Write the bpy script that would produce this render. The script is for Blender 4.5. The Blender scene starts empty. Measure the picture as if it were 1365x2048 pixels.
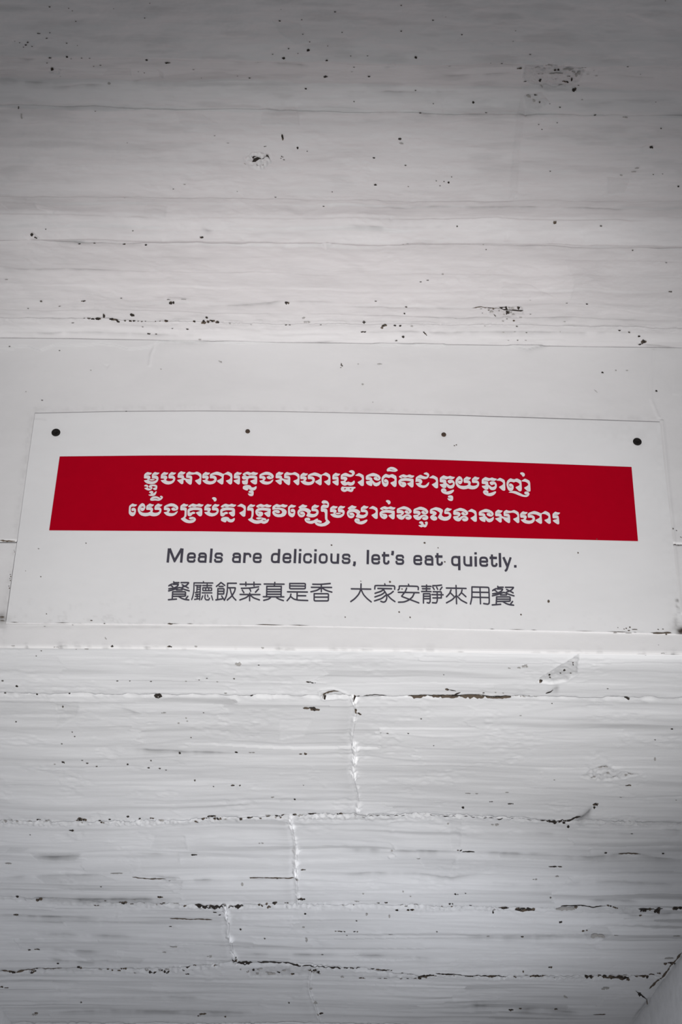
import bpy, math, random
import numpy as np
from mathutils import Matrix, Vector
from mathutils.geometry import tessellate_polygon

random.seed(7)
SC = bpy.context.scene
COL = SC.collection

# ------------------------------------------------------------------ camera
W, HH, F = 1365.0, 2048.0, 3141.0
CX, CY = W / 2, HH / 2
CAMP = np.array([0.0, -2.5, 1.6])

def nrm(v):
    v = np.array(v, float)
    return v / np.linalg.norm(v)

XC = nrm([1.0, -0.012, -0.010])                 # world axes seen from the camera
ZC = np.array([31.6, 5254.0, -3141.0])
ZC = nrm(ZC - XC * ZC.dot(XC))
YC = np.cross(ZC, XC)
M3 = np.array([XC, YC, ZC])                     # camera -> world rotation

cam_d = bpy.data.cameras.new('camera')
cam = bpy.data.objects.new('camera', cam_d)
COL.objects.link(cam)
cam_d.sensor_fit = 'VERTICAL'
cam_d.sensor_height = 36.0
cam_d.lens = F / HH * 36.0
cam_d.clip_start = 0.02
mw = Matrix([[*M3[0], CAMP[0]], [*M3[1], CAMP[1]], [*M3[2], CAMP[2]], [0, 0, 0, 1]])
cam.matrix_world = mw
SC.camera = cam

# ------------------------------------------------------------------ world, lamps, exposure
world = bpy.data.worlds.new('world')
SC.world = world
world.use_nodes = True
bg = world.node_tree.nodes['Background']
bg.inputs['Color'].default_value = (0.93, 0.96, 1.0, 1)
bg.inputs['Strength'].default_value = 0.287

def lamp(name, kind, loc, target, energy, color, **kw):
    d = bpy.data.lights.new(name, kind)
    d.energy = energy
    d.color = color
    for k, v in kw.items():
        setattr(d, k, v)
    o = bpy.data.objects.new(name, d)
    COL.objects.link(o)
    o.location = loc
    dirv = Vector(target) - Vector(loc)
    o.rotation_euler = dirv.to_track_quat('-Z', 'Y').to_euler()
    return o

lamp('front_fill', 'SPOT', (0.44, -2.4, 0.12), (0.12, -0.50, 2.26), 532, (1.0, 0.985, 0.975),
     spot_size=math.radians(34), spot_blend=1.0, shadow_soft_size=0.12)  # added front spot without a seen source, shapes the falloff around the sign
lamp('passage_fill', 'SPOT', (0.76, 1.25, 1.52), (-0.45, 1.95, 2.8), 46, (0.93, 0.95, 1.0),
     spot_size=math.radians(108), spot_blend=1.0, shadow_soft_size=0.14)  # added cool fill inside the passage, no lamp seen there
lamp('passage_bounce_fill', 'AREA', (-0.1, 2.0, 0.4), (-0.1, 2.0, 2.8), 6.0, (0.95, 0.96, 1.0),
     shape='RECTANGLE', size=1.2, size_y=3.2)  # added area fill standing in for light bounced off the passage floor

SC.view_settings.view_transform = 'Standard'
SC.view_settings.look = 'None'
SC.view_settings.gamma = 1.0
SC.view_settings.use_curve_mapping = False
SC.view_settings.exposure = 0.0

# ------------------------------------------------------------------ pixel <-> place
def ray(px, py):
    px = np.asarray(px, float); py = np.asarray(py, float)
    d = np.stack([px - CX, CY - py, np.full_like(px, -F)], -1)
    return d @ M3.T

def on_plane(px, py, axis, val):
    d = ray(px, py)
    t = (val - CAMP[axis]) / d[..., axis]
    return CAMP + d * t[..., None]

def to_px(P):
    c = (P - CAMP) @ M3
    return CX - F * c[..., 0] / c[..., 2], CY + F * c[..., 1] / c[..., 2]

ZS = float(on_plane(682., 1302., 1, 0.0)[2])     # underside of the beam / passage ceiling
ZT = float(on_plane(682., 688., 1, 0.0)[2])      # room ceiling
XR = float(on_plane(1264., 2046., 2, ZS)[0])
XL = float(on_plane(24., 2046., 2, ZS)[0])
YEND = 5.0
print('ZS', ZS, 'ZT', ZT, 'XL', XL, 'XR', XR)

# ------------------------------------------------------------------ noise
_rng = np.random.RandomState(3)
_T = _rng.rand(512, 512)

def vnoise(x, y):
    xi = np.floor(x).astype(int); yi = np.floor(y).astype(int)
    fx = x - xi; fy = y - yi
    fx = fx * fx * fx * (fx * (fx * 6 - 15) + 10); fy = fy * fy * fy * (fy * (fy * 6 - 15) + 10)
    a = _T[xi & 511, yi & 511]; b = _T[(xi + 1) & 511, yi & 511]
    c = _T[xi & 511, (yi + 1) & 511]; d = _T[(xi + 1) & 511, (yi + 1) & 511]
    return (a * (1 - fx) + b * fx) * (1 - fy) + (c * (1 - fx) + d * fx) * fy

def fbm(x, y, o=3, s=0.0):
    r = 0; a = 1.0; t = 0
    for i in range(o):
        r = r + a * (vnoise(x + s + 17.3 * i, y + 2 * s + 9.1 * i) - 0.5); t += a
        a *= 0.5; x = x * 2.03; y = y * 2.03
    return r / t * 2

def sst(e0, e1, x):
    t = np.clip((x - e0) / (e1 - e0), 0, 1)
    return t * t * (3 - 2 * t)

# ------------------------------------------------------------------ materials
def new_mat(name):
    m = bpy.data.materials.new(name); m.use_nodes = True
    nt = m.node_tree
    return m, nt, nt.nodes['Principled BSDF']

def plain(name, col, rough=0.6, spec=0.3):
    m, nt, b = new_mat(name)
    n = nt.nodes.new('ShaderNodeTexNoise'); n.inputs['Scale'].default_value = 60
    n.inputs['Detail'].default_value = 4
    geo = nt.nodes.new('ShaderNodeNewGeometry')
    nt.links.new(geo.outputs['Position'], n.inputs['Vector'])
    mx = nt.nodes.new('ShaderNodeMix'); mx.data_type = 'RGBA'
    mx.inputs['A'].default_value = (*[c * 0.93 for c in col], 1)
    mx.inputs['B'].default_value = (*[min(1, c * 1.05) for c in col], 1)
    nt.links.new(n.outputs['Fac'], mx.inputs['Factor'])
    nt.links.new(mx.outputs['Result'], b.inputs['Base Color'])
    b.inputs['Roughness'].default_value = rough
    b.inputs['Specular IOR Level'].default_value = spec
    return m

def paint_mat(name, base, streak_scale, streak_amt, bump=0.5, rough=0.5):
    """thick white paint: brushed streaks and worn tone, with some light and shade painted in; attribute 'tone' and 'dirt_shade' come from the mesh"""
    m, nt, b = new_mat(name)
    L = nt.links.new
    geo = nt.nodes.new('ShaderNodeNewGeometry')
    mp = nt.nodes.new('ShaderNodeMapping'); mp.inputs['Scale'].default_value = streak_scale
    L(geo.outputs['Position'], mp.inputs['Vector'])
    n1 = nt.nodes.new('ShaderNodeTexNoise'); n1.inputs['Scale'].default_value = 1.0
    n1.inputs['Detail'].default_value = 6; n1.inputs['Roughness'].default_value = 0.62
    n1.inputs['Distortion'].default_value = 0.3
    L(mp.outputs['Vector'], n1.inputs['Vector'])
    r1 = nt.nodes.new('ShaderNodeMapRange')
    r1.inputs['From Min'].default_value = 0.28; r1.inputs['From Max'].default_value = 0.60
    r1.inputs['To Min'].default_value = -streak_amt; r1.inputs['To Max'].default_value = 0.015
    L(n1.outputs['Fac'], r1.inputs['Value'])
    at = nt.nodes.new('ShaderNodeAttribute'); at.attribute_name = 'tone'
    add = nt.nodes.new('ShaderNodeMath'); add.operation = 'ADD'
    L(r1.outputs['Result'], add.inputs[0]); L(at.outputs['Fac'], add.inputs[1])
    one = nt.nodes.new('ShaderNodeMath'); one.operation = 'ADD'; one.inputs[1].default_value = 1.0
    L(add.outputs[0], one.inputs[0])
    sc = nt.nodes.new('ShaderNodeVectorMath'); sc.operation = 'SCALE'
    sc.inputs[0].default_value = base
    L(one.outputs[0], sc.inputs['Scale'])
    dt = nt.nodes.new('ShaderNodeAttribute'); dt.attribute_name = 'dirt_shade'
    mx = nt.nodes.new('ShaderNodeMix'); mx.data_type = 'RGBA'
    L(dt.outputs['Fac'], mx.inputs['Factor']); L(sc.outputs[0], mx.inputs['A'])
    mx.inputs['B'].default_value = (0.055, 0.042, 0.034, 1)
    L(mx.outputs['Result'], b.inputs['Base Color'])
    b.inputs['Roughness'].default_value = rough
    b.inputs['Specular IOR Level'].default_value = 0.25
    # fine relief
    n2 = nt.nodes.new('ShaderNodeTexNoise'); n2.inputs['Scale'].default_value = 1.0
    n2.inputs['Detail'].default_value = 5; n2.inputs['Roughness'].default_value = 0.6
    mp2 = nt.nodes.new('ShaderNodeMapping')
    mp2.inputs['Scale'].default_value = (streak_scale[0] * 6, streak_scale[1] * 3.0, streak_scale[2] * 3.0)
    L(geo.outputs['Position'], mp2.inputs['Vector']); L(mp2.outputs['Vector'], n2.inputs['Vector'])
    bp = nt.nodes.new('ShaderNodeBump'); bp.inputs['Strength'].default_value = bump
    bp.inputs['Distance'].default_value = 0.0012
    L(n2.outputs['Fac'], bp.inputs['Height'])
    L(bp.outputs['Normal'], b.inputs['Normal'])
    return m

M_SOF = paint_mat('soffit_paint', (0.795, 0.797, 0.808), (2.2, 26.0, 26.0), 0.10, 0.6)
M_CEI = paint_mat('ceiling_paint', (0.72, 0.703, 0.708), (3.0, 30.0, 30.0), 0.07, 0.45)
M_BEAM = paint_mat('beam_paint', (0.745, 0.735, 0.738), (5.0, 12.0, 12.0), 0.035, 0.35)
M_SIGN = paint_mat('sign_plastic', (0.775, 0.77, 0.775), (6.0, 9.0, 9.0), 0.02, 0.08, rough=0.42)
M_RED = plain('red_vinyl', (0.415, 0.0003, 0.012), 0.7, 0.02)
M_WHITE = plain('white_vinyl', (0.76, 0.72, 0.735), 0.45, 0.25)
M_INK = plain('grey_ink', (0.062, 0.058, 0.078), 0.5, 0.25)
M_DARK = plain('bare_joint', (0.040, 0.034, 0.030), 0.9, 0.1)
M_BROWN = plain('brown_stain_shade', (0.125, 0.098, 0.075), 0.9, 0.1)
M_MID = plain('worn_paint', (0.42, 0.405, 0.39), 0.8, 0.15)
M_SOFT = plain('fine_pit', (0.13, 0.12, 0.11), 0.9, 0.1)
M_SCREW = plain('black_screw_metal', (0.016, 0.014, 0.013), 0.75, 0.1)
M_SCREW2 = plain('brown_screw_metal', (0.075, 0.052, 0.04), 0.75, 0.1)
M_FLOOR = plain('grey_floor', (0.20, 0.195, 0.19), 0.7)

# ------------------------------------------------------------------ mesh helpers
def link(name, me, parent=None, kind=None, label=None):
    o = bpy.data.objects.new(name, me)
    COL.objects.link(o)
    if parent: o.parent = parent
    if kind: o['kind'] = kind
    if label: o['label'] = label
    return o

def mesh_np(name, V, Q, mat, smooth=True, attrs=None):
    me = bpy.data.meshes.new(name)
    n = len(V); q = len(Q); k = Q.shape[1]
    me.vertices.add(n); me.vertices.foreach_set('co', V.astype(np.float32).ravel())
    me.loops.add(q * k); me.loops.foreach_set('vertex_index', Q.astype(np.int32).ravel())
    me.polygons.add(q)
    me.polygons.foreach_set('loop_start', np.arange(0, q * k, k, dtype=np.int32))
    me.polygons.foreach_set('use_smooth', np.full(q, smooth))
    if attrs:
        for an, av in attrs.items():
            a = me.attributes.new(an, 'FLOAT', 'POINT')
            a.data.foreach_set('value', av.astype(np.float32).ravel())
    me.materials.append(mat)
    me.update(); me.validate()
    return me

def grid_faces(nr, nc, flip=False):
    i = np.arange(nr * nc).reshape(nr, nc)
    a, b, c, d = i[:-1, :-1], i[:-1, 1:], i[1:, 1:], i[1:, :-1]
    q = np.stack([a, d, c, b] if flip else [a, b, c, d], -1)
    return q.reshape(-1, 4)

def pad(A):
    return np.pad(A, 1, mode='edge')

def tri_mesh(name, V, Fc, mat, smooth=False):
    me = bpy.data.meshes.new(name)
    me.from_pydata([tuple(v) for v in V], [], Fc)
    if isinstance(mat, (list, tuple)):
        for m in mat: me.materials.append(m)
    else:
        me.materials.append(mat)
    if smooth:
        me.polygons.foreach_set('use_smooth', [True] * len(me.polygons))
    me.update()
    return me

# ------------------------------------------------------------------ relief of the three painted surfaces, traced from the photograph
def crop(s, ox, oy, sc):
    out = []
    for rec in s.strip().split(';'):
        v = [float(t) for t in rec.split()]
        if not v: continue
        r = [ox + v[0] / sc, oy + v[1] / sc]
        r += [t / sc for t in v[2:4]] + v[4:]
        out.append(r)
    return out

def lcrop(s, ox, oy, sc):
    out = []
    for rec in s.strip().split(';'):
        v = [float(t) for t in rec.split()]
        if not v: continue
        out.append((v[0] / sc, [(ox + v[i] / sc, oy + v[i + 1] / sc) for i in range(1, len(v), 2)]))
    return out

# joints of the passage ceiling (long, and butt joints)
J1 = [(-400, 1384), (0, 1388), (300, 1391), (650, 1394), (1020, 1391), (1365, 1394), (1800, 1400)]
J2 = [(-400, 1632), (0, 1637), (330, 1641), (480, 1639), (640, 1633), (1000, 1636), (1140, 1641), (1365, 1644), (1800, 1650)]
J3 = [(-400, 1790), (0, 1791), (80, 1795), (240, 1806), (440, 1812), (560, 1811), (1000, 1814), (1240, 1816), (1365, 1815), (1800, 1815)]
J4 = [(-400, 1948), (0, 1946), (150, 1939), (300, 1940), (470, 1929), (600, 1931), (700, 1937), (840, 1952), (1180, 1953), (1365, 1950), (1800, 1950)]
J5 = [(-400, 2044), (0, 2046), (700, 2048), (1365, 2056), (1800, 2056)]
VJ = [  # butt joints: course index, points (x, y)
    (1, [(707, 1394), (714, 1420), (709, 1440), (704, 1470), (712, 1495), (707, 1540), (714, 1570), (719, 1595), (716, 1634)]),
    (2, [(580, 1637), (587, 1665), (594, 1700), (592, 1740), (596, 1800), (597, 1812)]),
    (3, [(454, 1812), (453, 1830), (458, 1850), (455, 1866), (464, 1890), (468, 1915), (470, 1929)]),
    (4, [(627, 1934), (620, 1965), (619, 1985), (628, 2008), (636, 2030), (640, 2048)]),
]
def line_px(y, z):
    P = np.array([[x_, y, z] for x_ in np.linspace(-1.6, 1.6, 25)])
    a, b = to_px(P)
    return list(zip(a.tolist(), b.tolist()))
EDGE = [(-400, 1286), (0, 1292), (682, 1302), (1365, 1309), (1800, 1313)]
CEDGE = line_px(0.0, ZT)
EDGE = line_px(0.0, ZS)
print('edges', EDGE[8], EDGE[16], CEDGE[8], CEDGE[16])

# steps of the room ceiling: y at left, y at right, rise (mm), softness px
CSTEP = [(112, 132, -2.2, 5), (173, 190, 1.8, 3), (209, 232, 2.4, 3), (277, 292, -1.0, 8), (325, 345, 0.8, 10),
         (388, 402, -2.4, 4), (400, 420, 1.5, 2.5), (430, 446, -1.6, 4), (447, 462, 1.4, 2), (478, 492, 2.2, 2.5), (533, 552, -0.8, 3),
         (568, 580, 1.2, 3), (600, 613, 2.0, 2), (618, 642, -1.4, 3), (668, 672, -1.0, 5)]
BEAMC = [(0, 702), (30, 697), (55, 694.5), (82, 704.5), (108, 693), (155, 694.5), (200, 689.5), (230, 693), (255, 701),
         (295, 698), (310, 693), (320, 684.5), (380, 687), (430, 684.5), (480, 689.5), (515, 687), (560, 684.5), (620, 684.5), (682, 687),
         (742, 687), (777, 694.5), (812, 689.5), (847, 693), (877, 697), (897, 688), (942, 686), (1002, 688), (1032, 697), (1055, 702),
         (1082, 694.5), (1107, 687), (1152, 682), (1212, 682), (1277, 688), (1302, 684.5), (1312, 689.5), (1365, 694)]

STREAKS = {'c': [], 'b': [], 's': []}
CHIPS = []   # (polygon px, depth m, tone, roughness)
CHIPS.append(([(1159, 1307), (1154, 1345), (1132, 1360), (1102, 1365), (1077, 1362), (1082, 1352), (1117, 1330)], 0.0026, -0.17, 0.0016))
CHIPS.append(([(1162, 1550), (1187, 1535), (1212, 1527), (1232, 1540), (1282, 1545), (1242, 1555), (1207, 1559), (1175, 1556)], 0.0012, -0.10, 0.0035))
CHIPS.append(([(1052, 130), (1100, 124), (1150, 128), (1172, 140), (1160, 168), (1140, 185), (1095, 190), (1060, 178), (1046, 160)], 0.0010, -0.07, 0.0022))
CHIPS.append(([(1048, 196), (1085, 192), (1100, 208), (1075, 222), (1055, 215)], 0.0012, -0.06, 0.002))
CHIPS.append(([(490, 310), (508, 298), (535, 300), (543, 318), (525, 334), (505, 330)], 0.0022, 0.01, 0.0065))
CHIPS.append(([(972, 612), (1045, 610), (1050, 632), (1010, 640), (980, 632)], 0.0016, -0.08, 0.002))
CHIPS.append(([(92, 140), (105, 134), (122, 142), (118, 156), (98, 154)], 0.0016, 0.01, 0.001))
CHIPS.append(([(1274, 296), (1298, 286), (1328, 290), (1325, 302), (1295, 306)], 0.0010, 0.0, 0.0016))
CHIPS.append(([(50, 462), (66, 456), (80, 466), (68, 474)], 0.0016, 0.0, 0.0012))
CHIPS.append(([(640, 480), (655, 474), (665, 486), (652, 494)], 0.0014, 0.02, 0.0016))
CHIPS.append(([(765, 125), (788, 120), (792, 130), (770, 134)], 0.001, 0.01, 0.0015))
CHIPS.append(([(640, 1382), (668, 1378), (690, 1386), (700, 1394), (670, 1396), (646, 1398)], 0.0045, -0.10, 0.001))  # recess at the joint, with its shade painted into the tone
for q in ([(215, 136), (262, 138), (262, 158), (205, 155), -.06], [(315, 140), (328, 150), (326, 165), (318, 160), -.07], [(350, 218), (360, 245), (375, 250), (440, 245), (400, 222), -.04],
          [(525, 215), (522, 245), (600, 250), (595, 218), -.035], [(0, 400), (70, 405), (75, 418), (20, 425), -.05], [(70, 405), (112, 415), (105, 430), (75, 418), .03], [(290, 410), (335, 412), (330, 435), (285, 432), -.04],
          [(545, 40), (600, 45), (618, 80), (590, 85), (560, 65), -.04], [(1215, 350), (1260, 352), (1250, 380), (1215, 385), -.06], [(1005, 560), (1060, 565), (1110, 590), (1005, 595), -.03],
          [(1045, 200), (1050, 230), (1040, 300), (1035, 385), (1018, 395), (1026, 300), (1036, 220), -.035], [(1130, 515), (1400, 520), (1400, 640), (1140, 600), (1150, 560), -.035],
          [(110, 1405), (118, 1432), (110, 1455), (150, 1435), (160, 1412), -.05], [(0, 1402), (160, 1403), (150, 1430), (0, 1430), -.035], [(560, 1440), (625, 1438), (610, 1470), (560, 1478), .04],
          [(310, 1670), (370, 1672), (375, 1700), (300, 1695), -.06], [(60, 1701), (165, 1702), (150, 1718), (75, 1714), -.13], [(20, 1690), (60, 1692), (40, 1700), (10, 1700), -.08],
          [(895, 1640), (925, 1642), (920, 1692), (905, 1700), -.04], [(830, 1700), (920, 1702), (900, 1745), (850, 1740), -.04], [(240, 1760), (200, 1745), (70, 1748), (90, 1762), -.08],
          [(1000, 1705), (1290, 1712), (1365, 1718), (1365, 1726), (1240, 1722), (1000, 1714), -.12], [(900, 1868), (1180, 1868), (1160, 1880), (950, 1878), -.07], [(1165, 1862), (1185, 1850), (1215, 1852), (1228, 1868), (1205, 1880), (1175, 1880), -.10],
          [(560, 1945), (580, 1942), (582, 1956), (562, 1956), -.1], [(130, 1905), (290, 1918), (280, 1930), (180, 1926), -.10], [(230, 1800), (330, 1803), (320, 1812), (240, 1810), -.08], [(70, 1793), (220, 1794), (210, 1808), (80, 1802), -.09]):
    CHIPS.append((q[:-1], 0.0008, q[-1], 0.0004))
CHIPS.append(([(200, 722), (212, 732), (224, 728), (214, 740)], 0.0006, -0.01, 0.0002))
CHIPS.append(([(465, 1880), (470, 1875), (455, 1900)], 0.001, 0, 0.001))
CHIPS.append(([(495, 1942), (560, 1935), (640, 1940), (630, 1954), (500, 1957)], 0.0025, -0.12, 0.003))

LUMPS = crop("""970 938 7 7;655 940 6 5;1050 430 8 6;1185 425 8 7;700 390 14 14;300 330 6 6;440 350 5 4;640 345 8 5""", 0, 0, 2) + \
    crop("""410 62 8 7;665 935 9 12;965 940 10 12;1050 450 20 10;1200 240 10 14;190 245 9 7;320 250 9 6;695 780 8 10;1045 770 8 14;415 430 8 10;200 880 4 10;740 450 9 12;437 788 8 5""", 682, 0, 2) + \
    crop("""370 328 8 6;905 372 8 5;1095 392 10 8;945 405 8 8;235 440 6 14;1212 462 5 8;955 745 8 12;1300 745 10 8;1125 700 6 8;330 466 8 4;375 545 10 5;205 395 16 10;1255 325 12 6;795 315 10 4""", 0, 1200, 2) + \
    crop("""440 160 24 16;500 240 14 7;660 300 10 5;720 235 12 22;820 235 14 16;480 190 20 12;1150 95 12 10;225 760 26 14;140 545 10 6;150 610 16 8;320 210 14 8""", 0, 1600, 2) + \
    crop("""480 190 10 22;620 790 24 8;520 775 18 5;205 125 10 16;460 240 8 36;610 505 18 6;140 770 12 6;15 830 24 6;445 310 16 20""", 682, 1600, 2)

def poly_sd(X, Y, P):
    """signed distance to a polygon, positive inside (points as arrays)"""
    P = np.array(P, float); n = len(P)
    d = np.full(X.shape, 1e9); inside = np.zeros(X.shape, bool)
    for i in range(n):
        a = P[i]; b = P[(i + 1) % n]
        e = b - a; w0 = X - a[0]; w1 = Y - a[1]
        t = np.clip((w0 * e[0] + w1 * e[1]) / (e @ e), 0, 1)
        d = np.minimum(d, np.hypot(w0 - e[0] * t, w1 - e[1] * t))
        c = ((a[1] > Y) != (b[1] > Y)) & (X < (b[0] - a[0]) * (Y - a[1]) / (b[1] - a[1] + 1e-12) + a[0])
        inside ^= c
    return np.where(inside, d, -d)

def apply_chips(X, Y, h, tone):
    for P, dep, tn, ro in CHIPS:
        xs = [p[0] for p in P]; ys = [p[1] for p in P]
        m = (X > min(xs) - 12) & (X < max(xs) + 12) & (Y > min(ys) - 12) & (Y < max(ys) + 12)
        if not m.any(): continue
        x = X[m]; y = Y[m]
        sd = poly_sd(x + 1.8 * fbm(x / 7, y / 7, 2), y + 1.2 * fbm(x / 7, y / 6, 2, 5.), P)
        k = sst(-0.6, 1.6, sd); rim = np.exp(-((sd + 1.5) / 2.2) ** 2)
        h[m] += -k * (dep + ro * fbm(x / 7, y / 4, 3, 3.)) + rim * dep * 0.35
        tone[m] += k * tn
    for r in LUMPS:
        cx, cy, rx, ry = r[:4]
        m = (abs(X - cx) < 3 * rx) & (abs(Y - cy) < 3 * ry)
        if not m.any(): continue
        x = (X[m] - cx) / rx; y = (Y[m] - cy) / ry
        q = np.exp(-(x * x + y * y)) * (0.7 + 0.9 * fbm(X[m] / 5, Y[m] / 4, 2, cx))
        h[m] += 0.0016 * q

def streaks(key, X, Y, h, tone):
    """long worn brush marks: a faint darker line with a soft lip"""
    for w, pts in STREAKS[key]:
        pts = sorted(pts)
        xs = np.array([p[0] for p in pts]); ys = np.array([p[1] for p in pts])
        m = (X > xs[0]) & (X < xs[-1]) & (Y > ys.min() - 14) & (Y < ys.max() + 14)
        if not m.any(): continue
        x = X[m]
        q = Y[m] - np.interp(x, xs, ys) - 0.7 * fbm(x / 22, x * 0 + w, 2, ys[0])
        L = xs[-1] - xs[0]
        e = np.clip(np.minimum(x - xs[0], xs[-1] - x) / (0.2 * L + 1), 0, 1)
        am = e * np.clip(0.75 + 1.4 * fbm(x / 34, x * 0 + ys[0], 3, xs[0]), 0.05, 1.5)
        ww = 0.7 + 1.3 * w
        below = np.exp(-np.maximum(q, 0) / (2.2 + 2.5 * w)) * np.exp(-np.maximum(-q, 0) / ww)
        tone[m] -= am * (0.17 + 0.14 * w) * below
        h[m] += am * 0.0005 * (np.exp(-(np.maximum(-q, 0) / 6) ** 2) * (q < 0) - below)

def xs_ys(c):
    return [p[0] for p in c], [p[1] for p in c]

def cracky(X, Y, curve, h, tone, w=3.0, dep=0.002, seed=1., lump=0.0):
    yc = np.interp(X, *xs_ys(curve)) + 1.2 * fbm(X / 30, X * 0, 3, seed)
    d = (Y - yc) / w
    amp = np.clip(0.55 + 1.3 * fbm(X / 26, X * 0 + seed, 3, seed), 0.05, 1.6)
    h -= dep * amp * np.exp(-d * d)
    if lump:
        g = np.exp(-((Y - yc - 3) / 6) ** 2)
        h += lump * g * (np.clip(fbm(X / 9, Y / 5, 3, seed + 4) + 0.1, 0, 1) + 0.9 * fbm(X / 4.5, Y / 3, 2, seed + 7) * sst(.0, .3, fbm(X / 60, Y * 0, 2, seed)))
    tone -= 0.08 * amp * np.exp(-d * d)

def H_soffit(P):
    x, y = P[..., 0], P[..., 1]
    X, Y = to_px(P)
    h = 0.0055 * fbm(x * 1.3, y * 2.3, 3, 1.)
    warp = 0.05 * fbm(x * 1.3, y * 1.2, 3, 8.) + 0.012 * fbm(x * 4, y * 5, 2, 18.)
    yy = y + warp
    # strokes of the brush end at irregular places: each band is broken into lengths
    bi = np.floor(yy * 9.0 + 0.6 * fbm(x * .7, yy * 2, 2, 51.)); hb = np.mod(np.sin(bi * 12.9898) * 43758.5, 1.0)
    cx_ = x * 2.1 + hb * 17 + 0.05 * fbm(x * 30, yy * 60, 2, 53.)
    ci_ = np.floor(cx_); hc = np.mod(np.sin(ci_ * 78.233 + bi * 37.7) * 9631.7, 1.0)
    fc = cx_ - ci_; ed = sst(0, .035, fc) * sst(0, .05, 1 - fc)
    h += 0.0011 * (hc - 0.5) * ed + 0.0007 * (1 - sst(0, .03, np.minimum(fc, 1 - fc))) * (hc > .6)
    shift = hc * 0.9
    h += 0.0013 * fbm(x * 1.4 + shift, yy * 15, 3, 3.)
    q = (yy * 11 + 1.6 * fbm(x * 1.3, yy * 3, 3, 11.))
    fr = q - np.floor(q)
    amp = np.clip(0.3 + 1.9 * (vnoise(x * 2.4 + 3, np.floor(q) * 1.7 + 7.3) - 0.3), 0, 1.6)
    h += 0.0010 * amp * (fr - sst(0.84, 1.0, fr)) * 0.9
    h += 0.0005 * fbm(x * 8, yy * 55, 3, 5.)
    h += 0.0011 * fbm(x * 14, y * 16, 3, 6.) * sst(0.05, 0.5, fbm(x * 2.2, y * 3.1, 2, 66.))
    tone = 0.10 * np.clip(fbm(x * 1.3 + shift, yy * 20, 3, 21.), -1, 0.2)
    tone += 0.03 * fbm(x * 4, yy * 6, 3, 33.) + 0.025 * (hc - 0.6) * ed
    st = fbm(x * 1.2 + 5 + shift, yy * 30, 3, 41.)
    tone -= 0.22 * sst(0.20, 0.5, st) * np.clip(.6 + fbm(x * 2, y * 2, 2, 71.), .15, 1.4) * sst(1250, 1800, Y + 250)
    h *= 0.95 + 0.75 * sst(1330, 1640, Y)
    h += (0.0011 + 0.0010 * sst(1350, 1600, Y)) * fbm(X / 16, Y / 6, 3, 81.) * sst(.05, .5, fbm(X / 70, Y / 26, 2, 83.))
    tone += 0.03 * fbm(X / 120, Y / 40, 3, 91.)
    for c, sd, w, dep in ((J1, 1., 2.6, .0035), (J2, 2., 3.2, .003), (J3, 3., 3.0, .003), (J4, 4., 3.0, .003), (J5, 5., 3, .003)):
        cracky(X, Y, c, h, tone, w, dep, sd, 0.0050 if c is not J1 else 0.001)
    for ci, pts in VJ:
        ys = [p[1] for p in pts]; xs = [p[0] for p in pts]
        m = (Y > ys[0] - 4) & (Y < ys[-1] + 4)
        xc = np.interp(Y[m], ys, xs) + 1.0 * fbm(Y[m] / 6, Y[m] * 0, 2, 2.)
        d = X[m] - xc
        am = np.clip(0.75 + 1.5 * fbm(Y[m] / 11, Y[m] * 0, 2, ci * 3.), 0.1, 1.8)
        if ci == 4: am = am * 0.5
        wd = 2.2 + 2.0 * am
        lump = np.exp(-(d / wd) ** 2) * am
        h[m] += 0.0060 * lump * (0.6 + 1.3 * fbm(X[m] / 3.2, Y[m] / 3.2, 2))
        h[m] -= 0.0020 * np.exp(-((d + 7) / 5.) ** 2)
        h[m] -= 0.0012 * sst(0, 60, -d) * np.exp(-np.abs(d) / 120.) * (d < 0)
        tone[m] += 0.24 * lump
        tone[m] -= 0.05 * np.exp(-((d + 14) / 16.) ** 2) * (d < 0)  # shaded left side of the joint, painted into the tone
    streaks('s', X, Y, h, tone)
    apply_chips(X, Y, h, tone)
    # rounded arris at the beam edge
    yc = np.interp(X, *xs_ys(EDGE))
    h = h * sst(0, 8, Y - yc + 1)
    return h, tone, np.zeros_like(h)

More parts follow.
